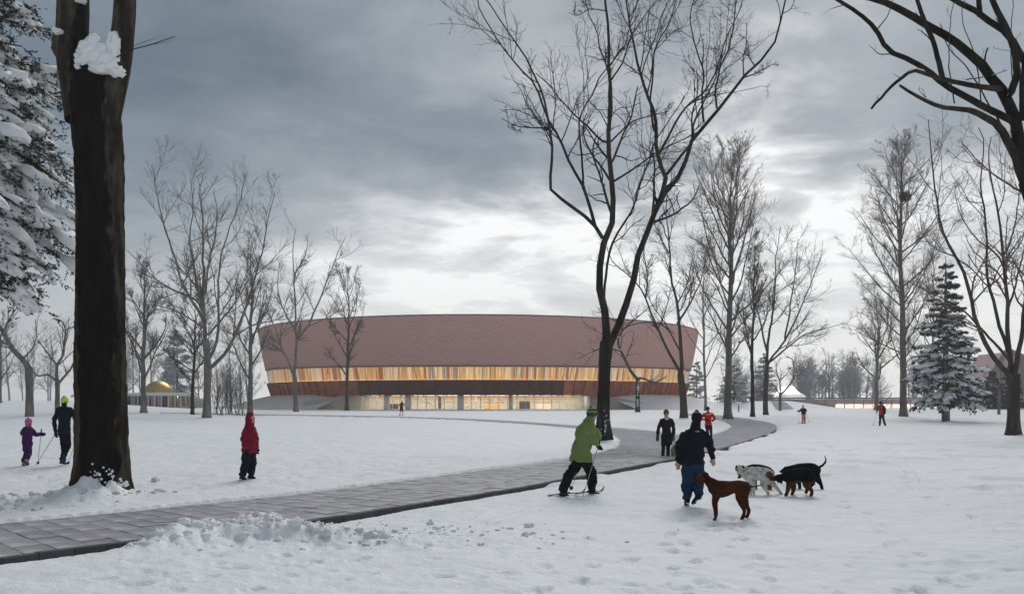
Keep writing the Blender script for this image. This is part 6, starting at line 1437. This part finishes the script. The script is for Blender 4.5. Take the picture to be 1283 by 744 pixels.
    root, j, o = person('man in a red jacket walking with skis on his shoulder at the right', 62.0, (1105.5, 534.2), dict(
        head=(1103.4, 504.6), neck=(1103.3, 507.2), shl=(1100.6, 508.6), shr=(1106, 508.6), ell=(1098.6, 512.3, -.1), hal=(1097.4, 514.4, -.2), elr=(1107.4, 512.5), har=(1106.4, 516), look=(1090, 505, .6), hip=(1104.4, 518.4), hipl=(1103, 519), hipr=(1105.8, 519), knl=(1102.8, 526), anl=(1102.2, 532), tol=(1100.8, 533.2), knr=(1107.2, 526), anr=(1109.2, 532.2), tor=(1108.4, 533.6)), -40,
        dict(jacket=M['cloth_red'], puff=.035, hem=.07, trousers=M['cloth_navy'], tpuff=.02, shoes=M['rubber'], hat=M['cloth_navy'], gloves=M['cloth_black']), vox=.018)
    W = o['W']; L_ = A_(root.location); b = thing('backpack', 'dark backpack on the man in the red jacket', 'backpack', tuple(L_)); c = MB()
    loft(c, [(W(1107.2, 517, -.06), .15, .11), (W(1107.4, 512, -.06), .16, .12), (W(1106.6, 509, -.04), .12, .08)], o['rt']); remesh('bag', c, M['cloth_navy'], b, .016, folds=.006)
    for k, q in enumerate((-.05, .03)): ski('%s of the two blue skis carried by the man in red' % ('nearer', 'farther')[k], W(1097, 515, -.25 + q) + L_, W(1118.8, 492.8, .1 + q) + L_, M['ski_blue'], w=.06)
    pole('pole in the hand of the man carrying skis', root, W(1097.2, 516.5, -.22), W(1091.8, 532.6, -.3))

def dog(label, D, foot, S, coat, colour, legs, body, headp, tail, ear=True, vox=0.011, girth=1.0, collar=None, fur=0.0, name='dog'):
    """body: spine stations (px, py, half-height m, half-width m); legs: polylines (px, py, dy) with radii; headp: dict of head points"""
    s = D / FP; g = ATD(foot[0], D); g[2] = float(snow_h(np.array([g[0], g[0]]), np.array([g[1], g[1]]))[0]) - 0.015; root = thing(name, label, 'dog', tuple(g))
    def W(q): return A_([(q[0] - foot[0]) * s, q[2] if len(q) > 2 else 0.0, (foot[1] - q[1]) * s])
    b = MB(); yx = A_([0, 1.0, 0]) if not S.get('side') else A_(S['side'])
    loft(b, [(W((x, y, S.get('dy', 0.0) * i_)), w, h) for i_, (x, y, h, w) in enumerate(body)], yx, n=18)
    for L in legs: loft(b, [(W(q[:3]), q[3], q[3] * (q[4] if len(q) > 4 else 1.25)) for q in L], yx, n=12)
    nb_, nm, sk, mz, mt_ = (W(headp[k]) for k in ('neck0', 'neck1', 'skull', 'stop', 'nose')); hs = headp.get('s', 1.0)
    ns_ = headp.get('n', hs); loft(b, [(nb_, .080 * ns_, .110 * ns_), (nm, .056 * ns_, .074 * ns_), (sk, .056 * ns_, .062 * ns_)], yx)
    loft(b, [(sk + (sk - mz) * .15, .055 * hs, .060 * hs), (sk, .064 * hs, .066 * hs), (mz, .050 * hs, .050 * hs), (mz * .5 + mt_ * .5, .038 * hs, .040 * hs), (mt_, .031 * hs, .034 * hs)], yx)
    if tail: loft(b, [(W(q[:3]), q[3]) for q in tail], n=10)
    bo = remesh('body', b, coat, root, vox, folds=0.003 + fur, fscale=(28 if fur else 16), colour=colour)
    v = nrm(mt_ - mz); ud = nrm(np.cross(np.cross(v, [0, 0, 1.0]), v)); sdv = nrm(np.cross(v, ud))
    c = MB(); ball(c, mt_ + v * .026 * hs + ud * .008, .016 * hs); c.build('nose', MAT['rubber'], root, smooth=True)
    for q in (-1, 1):
        c = MB(); ball(c, mz + ud * .034 * hs + sdv * q * .036 * hs, .010 * hs); c.build('eye', MAT['eye'], root, smooth=True)
        if ear:
            c = MB(); e0 = sk + ud * .040 * hs + sdv * q * .055 * hs - v * .01; e1 = sk - ud * .015 * hs + sdv * q * .082 * hs - v * .012; e2 = sk - ud * .085 * hs + sdv * q * .078 * hs + v * .0
            loft(c, [(e0, .028 * hs, .014 * hs), (e1, .040 * hs, .012 * hs), (e2, .028 * hs, .010 * hs)], v); remesh('ear', c, S['earmat'], root, .007, smooth_it=1)
    if collar:
        c = MB(); cc = nb_ * .3 + nm * .7; ax = nrm(nm - nb_); loft(c, [(cc - ax * .004, .063 * ns_, .083 * ns_), (cc + ax * .004, .063 * ns_, .083 * ns_)], yx, flat0=True, flat1=True); remesh('collar', c, collar, root, .007, smooth_it=0)
    return root
def build_dogs():
    M = MAT
    def brown(co): n = fbm(co[:, 0] * 4, co[:, 1] * 4, co[:, 2] * 4, octv=3, seed=3); return mixc((0.072, 0.021, 0.010), (0.042, 0.012, 0.006), sstep(-.5, .6, n))
    dog('lean chestnut-brown dog standing broadside in the foreground', 13.2, (905, 648.5), dict(earmat=M['fur_brown']), M['fur'], brown,
        [[(896.5, 617, -.05, .055, 1.3), (894, 628, -.06, .033), (895, 638, -.06, .022), (895.4, 645, -.06, .019), (894, 648, -.06, .026, 1)], [(899, 616, .05, .055, 1.3), (897, 627, .06, .033), (898.4, 637, .06, .022), (899, 643, .06, .019), (897.6, 646, .06, .026, 1)],
         [(930, 609, -.05, .085, 1.4), (926, 620, -.06, .060, 1.3), (929.5, 632, -.06, .028), (931.8, 637, -.06, .024), (929.6, 644, -.06, .022), (928, 647, -.06, .026, 1)], [(932, 609, .05, .085, 1.4), (933, 621, .06, .058, 1.3), (937, 632, .06, .028), (940, 637, .06, .024), (938.2, 643, .06, .022), (936.6, 646, .06, .026, 1)]],
        [(895, 608, .105, .085), (899, 610.5, .135, .10), (908, 609.5, .125, .105), (918, 607.5, .095, .085), (927, 606, .088, .080), (933, 607, .085, .080)],
        dict(neck0=(895, 606), neck1=(888, 600), skull=(882.5, 594.5), stop=(877, 596), nose=(871.8, 599.2), s=1.18, n=0.98),
        [(934, 605, 0, .026), (941, 606.8, .0, .017), (949, 606.6, .02, .013), (956, 604.4, .04, .008)], collar=M['collar_teal'])
    def spot(co):
        n = fbm(co[:, 0] * 22, co[:, 1] * 22, co[:, 2] * 22, octv=3, seed=13); p = fbm(co[:, 0] * 4, co[:, 1] * 4, co[:, 2] * 4, octv=2, seed=14)
        c = mixc((0.62, 0.60, 0.56), (0.30, 0.22, 0.16), sstep(.15, .5, n) * .75); x = co[:, 0]
        c = np.where((x < x.min() + .10)[:, None], mixc((0.60, 0.57, 0.53), (0.12, 0.065, 0.04), (sstep(.1, .5, p))), c)
        d2 = np.hypot(x - (962 - 948) * 16.2 / FP, co[:, 2] - (622.5 - 597) * 16.2 / FP); return c * (1 - sstep(.09, .05, d2)[:, None]) + A_([0.13, 0.05, 0.02])[None] * sstep(.09, .05, d2)[:, None]
    dog('white speckled dog with a brown patch on its flank', 16.2, (948, 622.5), dict(earmat=M['fur_dark']), M['fur'], spot,
        [[(939.5, 602, -.05, .055, 1.3), (940, 610, -.06, .034), (940, 617, -.06, .026), (939.6, 621, -.06, .028, 1)], [(942, 602, .05, .055, 1.3), (945, 610, .06, .034), (946, 617, .06, .026), (945.6, 620.6, .06, .028, 1)],
         [(960, 600, -.05, .085, 1.4), (955.5, 609, -.06, .058, 1.3), (959, 616, -.06, .028), (961.5, 620.6, -.06, .028, 1)], [(963, 599, .05, .085, 1.4), (968, 607, .06, .050, 1.2), (975, 615, .06, .026), (980, 621, .06, .024), (981, 622.6, .06, .026, 1)]],
        [(935, 595, .12, .09), (939, 597, .145, .11), (947, 596, .135, .115), (955, 595.5, .115, .10), (961, 596, .105, .09), (965, 598, .09, .08)],
        dict(neck0=(936, 594), neck1=(931, 590), skull=(926.5, 588.5, -.03), stop=(924.5, 591, -.08), nose=(923.6, 595, -.12), s=.95), [(966, 596, 0, .022), (970, 600, -.04, .015), (973, 606, -.06, .010)], collar=M['collar_blue'])
    def saddle(co):
        z = co[:, 2]; t = sstep(.36, .43, z + .03 * fbm(co[:, 0] * 9, co[:, 1] * 9, z * 9, octv=2, seed=5)); return mixc((0.16, 0.070, 0.028), (0.012, 0.012, 0.016), t)
    dog('dark-saddled tan dog half hidden behind the white speckled dog', 17.3, (950, 617.5), dict(earmat=M['fur_dark']), M['fur'], saddle,
        [[(943, 600, -.04, .055, 1.3), (945, 609, -.05, .034), (946, 616, -.05, .028)], [(942, 600, .05, .055, 1.3), (942, 609, .06, .034), (942.5, 616, .06, .028)], [(961, 598, -.05, .08, 1.4), (959.5, 606, -.06, .05, 1.2), (962, 612, -.06, .028), (961, 617, -.06, .028)], [(962, 598, .05, .08, 1.4), (964.5, 606, .06, .05, 1.2), (967, 611, .06, .028), (966, 616, .06, .028)]],
        [(938, 592.5, .10, .09), (942, 592.5, .13, .105), (950, 592.3, .125, .105), (957, 593.3, .115, .10), (962, 594.5, .11, .09), (965, 596, .09, .08)],
        dict(neck0=(939, 592), neck1=(934, 594), skull=(930.5, 596), stop=(928, 598.5), nose=(926, 601), s=.9), [(966, 595, 0, .022), (969, 601, .03, .014), (969, 607, .04, .01)])
    def bt(co):
        z = co[:, 2]; t = sstep(.22, .30, z + .05 * fbm(co[:, 0] * 7, co[:, 1] * 7, z * 7, octv=2, seed=6)); f = sstep(.10, .02, co[:, 0] - co[:, 0].min()) * sstep(.34, .30, z)
        return mixc((0.085, 0.034, 0.013), (0.0055, 0.0055, 0.0065), np.clip(t - f * .8, 0, 1))
    dog('black and tan dog lowering its nose to the white dog', 16.0, (1000, 622.8), dict(earmat=M['fur_black']), M['fur'], bt,
        [[(989, 604, -.05, .06, 1.3), (986.5, 612, -.06, .038), (985, 618, -.06, .028), (983.2, 622, -.06, .030, 1)], [(993, 604, .05, .06, 1.3), (995.8, 612, .06, .038), (995, 618, .06, .028), (993.6, 621.6, .06, .030, 1)],
         [(1012, 600, -.05, .095, 1.4), (1009, 608, -.06, .062, 1.3), (1014, 613.6, -.06, .032), (1016.4, 616.5, -.06, .026), (1014.6, 622, -.06, .030, 1)], [(1014, 600, .05, .09, 1.4), (1011, 608, .06, .055, 1.3), (1013, 613, .06, .03), (1011.4, 619, .06, .028, 1)]],
        [(987, 599, .11, .09), (992, 599, .145, .115), (1000, 597, .135, .115), (1007, 595.5, .12, .105), (1013, 595.5, .115, .10), (1017, 597.5, .095, .085)],
        dict(neck0=(989, 597), neck1=(981.5, 599.3), skull=(976, 600), stop=(971.5, 601), nose=(966.8, 601.8), s=1.0), [(1018, 596, 0, .026), (1021, 602, .03, .018), (1022, 609, .04, .012)], collar=M['fur_black'])
    def blk(co): return np.tile(A_([0.0055, 0.0055, 0.0065]), (len(co), 1))
    dog('black dog with raised curved tail, farthest right of the pack', 17.7, (1010, 611.8), dict(earmat=M['fur_black']), M['fur'], blk,
        [[(999, 594, -.05, .06, 1.3), (1000, 602, -.06, .036), (1001, 608, -.06, .028), (1000.4, 611, -.06, .030, 1)], [(997, 594, .05, .06, 1.3), (994, 602, .06, .036), (992.5, 609, .06, .028)], [(1019, 592, -.05, .09, 1.4), (1023, 598, -.06, .056, 1.3), (1027.5, 604.5, -.06, .028), (1028.8, 610.6, -.06, .030, 1)], [(1017, 592, .05, .09, 1.4), (1019.5, 600, .06, .05, 1.3), (1020, 605, .06, .028), (1016.6, 608.6, .06, .028, 1)]],
        [(994, 588, .10, .09), (999, 588, .145, .115), (1006, 586.6, .135, .115), (1013, 585.5, .12, .105), (1019, 585.8, .115, .10), (1023, 587.6, .095, .085)],
        dict(neck0=(996, 586.5), neck1=(990.5, 586), skull=(985.5, 586.3), stop=(982, 587.8), nose=(979, 589), s=1.0), [(1024, 584.4, 0, .028), (1030, 582, 0, .024), (1034.6, 577, 0, .019), (1034.4, 571.5, 0, .014), (1032.6, 568.7, 0, .009)], collar=M['collar_red'])
    def shg(co):
        z = co[:, 2]; x = co[:, 0]; hd = sstep(.47, .52, z) * sstep(.0, .03, np.abs(x - x.mean()) - .02); return mixc((0.50, 0.44, 0.36), (0.10, 0.065, 0.04), hd)
    dog('shaggy cream dog with dark face waiting beside the woman in black', 28.2, (849.8, 571), dict(earmat=M['fur_brown'], side=(1.0, 0, 0), dy=.10), M['fur'], shg,
        [[(846.6, 560, -.02, .055), (846.4, 566, -.03, .045), (846.4, 570, -.04, .04)], [(850.2, 560, -.02, .055), (850.4, 566, -.03, .045), (850.4, 570, -.04, .04)], [(846.4, 560, .5, .07), (846.4, 566, .52, .045), (846.4, 570, .5, .04)], [(850.4, 560, .5, .07), (850.4, 566, .52, .045), (850.4, 570, .5, .04)]],
        [(848.5, 558, .13, .11), (848.5, 557.5, .155, .125), (848.5, 557.5, .15, .125), (848.5, 557, .15, .13), (848.5, 557, .14, .12), (848.5, 557.5, .12, .11)],
        dict(neck0=(848.4, 556.5, .0), neck1=(848.4, 554, -.05), skull=(848.4, 552, -.09), stop=(848.4, 552.8, -.15), nose=(848.4, 553.6, -.22), s=1.15), [(848.6, 555, .58, .04), (848.8, 553, .66, .045), (849, 551.5, .66, .03)], fur=.014)
mat('skin', (0.52, 0.29, 0.21), 0.55, var=0.06, vscale=9); mat('eye', (0.01, 0.008, 0.006), 0.2, spec=0.5); mat('rubber', (0.012, 0.012, 0.013), 0.6, var=0.2)
for n_, c_, v_ in (('cloth_green', (0.175, 0.235, 0.080), .12), ('cloth_black', (0.0085, 0.009, 0.011), .3), ('cloth_navy', (0.010, 0.013, 0.024), .25), ('denim', (0.020, 0.038, 0.085), .25), ('cloth_crimson', (0.205, 0.012, 0.030), .15), ('cloth_red', (0.48, 0.020, 0.022), .12), ('cloth_purple', (0.060, 0.016, 0.095), .15),
                    ('cloth_pink', (0.62, 0.09, 0.36), .1), ('cloth_lime', (0.50, 0.70, 0.10), .1), ('cloth_coral', (0.72, 0.20, 0.19), .1), ('knit_brown', (0.10, 0.080, 0.050), .3), ('scarf_pale', (0.55, 0.53, 0.50), .15), ('suede', (0.30, 0.19, 0.095), .2), ('shoe_grey', (0.30, 0.27, 0.27), .2), ('shoe_blue', (0.03, 0.05, 0.25), .2),
                    ('hair_dark', (0.012, 0.008, 0.006), .3), ('hair_grey', (0.12, 0.10, 0.09), .3), ('hair_blond', (0.28, 0.18, 0.08), .3)):
    mat(n_, c_, 0.9, var=v_, vscale=6, bump=0.002, bscale=60, spec=0.12, sheen=0.0)
mat('coat', (0, 0, 0), 0.9, var=0.2, vscale=6, bump=0.002, bscale=60, spec=0.12, attr='coat'); mat('fur', (0, 0, 0), 0.85, var=0.3, vscale=9, bump=0.010, bscale=70, spec=0.05, attr='coat', stretch=(0.5, 1, 1))
mat('fur_brown', (0.030, 0.009, 0.005), 0.85, var=.2, spec=.05); mat('fur_black', (0.005, 0.005, 0.006), 0.85, var=.2, spec=.05); mat('fur_dark', (0.035, 0.020, 0.013), 0.8, var=.2, spec=.15)
mat('collar_teal', (0.02, 0.06, 0.055), .6); mat('collar_blue', (0.16, 0.20, 0.26), .6); mat('collar_red', (0.16, 0.05, 0.03), .6)
mat('pole_metal', (0.30, 0.31, 0.33), 0.4, metal=.5); mat('ski_red', (0.26, 0.025, 0.022), .4); mat('ski_dark', (0.05, 0.05, 0.06), .4); mat('ski_blue', (0.03, 0.12, 0.20), .4)

# ------------------------------------------------------------------ snow clods, haze
snow_mat('snow_bank', col=(0.84, 0.845, 0.85), fine=0.008, dirt=(0.60, 0.57, 0.53))
def build_snow_bits():
    rng = np.random.default_rng(15); V0, F0 = ico(3); V1, F1 = ico(2)
    def clod(i, r): 
        V = V0; d = fbm(V[:, 0] * 1.6 + i * 7, V[:, 1] * 1.6, V[:, 2] * 1.6, octv=4, gain=.55, seed=i); q = np.floor((V * 2.2 + i)).sum(1)
        return V * (1 + .42 * d)[:, None] * np.asarray(r)
    H = lambda x, y: float(snow_h(np.array([x, x]), np.array([y, y]))[0])
    for i, (px, py, r, lab) in enumerate(((250, 658, .105, 'pale snow clod on top of the bank at the path edge'), (663, 657, .062, 'lone small snow clod below the man in green'), (658, 669, .045, 'smaller grey clod just below the lone snow clod'), (345, 658, .09, 'rounded snow clod at the right end of the shovelled bank'), (408, 672, .07, 'dirty grey snow clod in the middle of the low bank'), (540, 652, .06, 'grey-white clod beside the kerb right of the bank'), (195, 603, .09, 'dirty snow clod lying right of the huge trunk'))):
        g = GND(px, py + 4); o = obj('snow_clod', clod(i + 3, (r, r * .9, r * .8)), F0, MAT['snow_dirty' if i in (2, 4, 6) else 'snow_clump']); o.location = (g[0], g[1], H(g[0], g[1]) + r * .35); tag(o, lab, 'snow clod', 'loose clods of shovelled snow')
    def scatter(name, label, pts, mt, lo, hi, sink=.2):
        mb = MB(); zs = snow_h(np.array([p[0] for p in pts]), np.array([p[1] for p in pts]))
        for i, (x, y) in enumerate(pts):
            r = lo + (hi - lo) * rng.uniform() ** 3; d = fbm(V1[:, 0] * 1.7 + i, V1[:, 1] * 1.7, V1[:, 2] * 1.7, octv=2, seed=i % 60)
            mb.add(V1 * (1 + .6 * d)[:, None] * r * np.array([1.2, 1, .8]) + np.array([x, y, zs[i] + r * sink]), None, F1)
        tag(mb.build(name, MAT[mt], smooth=True, kind='stuff'), label, 'snow')
    pts = []
    for k in range(230):
        i = int(rng.integers(0, 6)); t = rng.uniform(); p = np.array(PILE[i]) * (1 - t) + np.array(PILE[i + 1]) * t; pts.append((p[0] + rng.normal(0, .20), p[1] + rng.normal(0, .22)))
    scatter('snow_bank_lumps', 'broken lumps of shovelled snow on the bank beside the path', pts, 'snow_bank', .015, .085, -.25)
    pts = [(rng.normal(-2.1, 1.5), rng.normal(11.7, .55)) for k in range(330)]
    scatter('snow_crumbs', 'dirty crumbs of snow scattered right of the bank', pts, 'snow_dirty', .008, .036, -.1)
    pts = [(BIGTREE[0] + rng.normal(-1.7, 1.3), rng.normal(15.2, .75)) for k in range(300)] + [(BIGTREE[0] + rng.normal(1.05, .35), rng.normal(16.2, .25)) for k in range(26)]
    sd_ = path_sd(np.array([p[0] for p in pts]), np.array([p[1] for p in pts]))[0]; pts = [p for p, q in zip(pts, sd_) if q > .1]
    scatter('snow_crumbs', 'dirty churned snow crumbs left of the huge trunk', pts, 'snow_dirty', .012, .055)
def build_haze():
    mb = MB(); mb.hexa([(-420, -25, -2.5), (420, -25, -2.5), (420, 420, -2.5), (-420, 420, -2.5)], [(-420, -25, 34), (420, -25, 34), (420, 420, 34), (-420, 420, 34)])
    m = bpy.data.materials.new('haze'); m.use_nodes = True; nt = m.node_tree; nt.nodes.clear()
    v = nt.nodes.new('ShaderNodeVolumePrincipled'); v.inputs['Color'].default_value = (0.93, 0.95, 0.97, 1); v.inputs['Density'].default_value = HAZE; v.inputs['Anisotropy'].default_value = 0.3
    o = nt.nodes.new('ShaderNodeOutputMaterial'); nt.links.new(v.outputs[0], o.inputs['Volume'])
    tag(mb.build('haze', m, kind='stuff'), 'thin winter haze over the whole park', 'haze')
HAZE = 0.0009
# ------------------------------------------------------------------ build the setting
for px_, D_, r_, h_ in ((757, 39.0, 0.9, 0.05), (1270, 44.5, 0.7, 0.05), (912, 84, 1.0, 0.18), (857, 84, 0.8, 0.08)):
    q_ = ATD(px_, D_); BASES.append((q_[0], q_[1] - 0.3, r_, h_))
V_, F_ = build_ground()
tag(obj('snow_ground', V_, F_[:, ::-1], MAT['snow'], kind='structure'), 'white snow-covered park lawn')
build_path()
build_arena(); build_pavilion(); build_right_side(); build_woods()
build_trees(); build_spruces()
build_people(); build_dogs(); build_snow_bits(); build_haze()
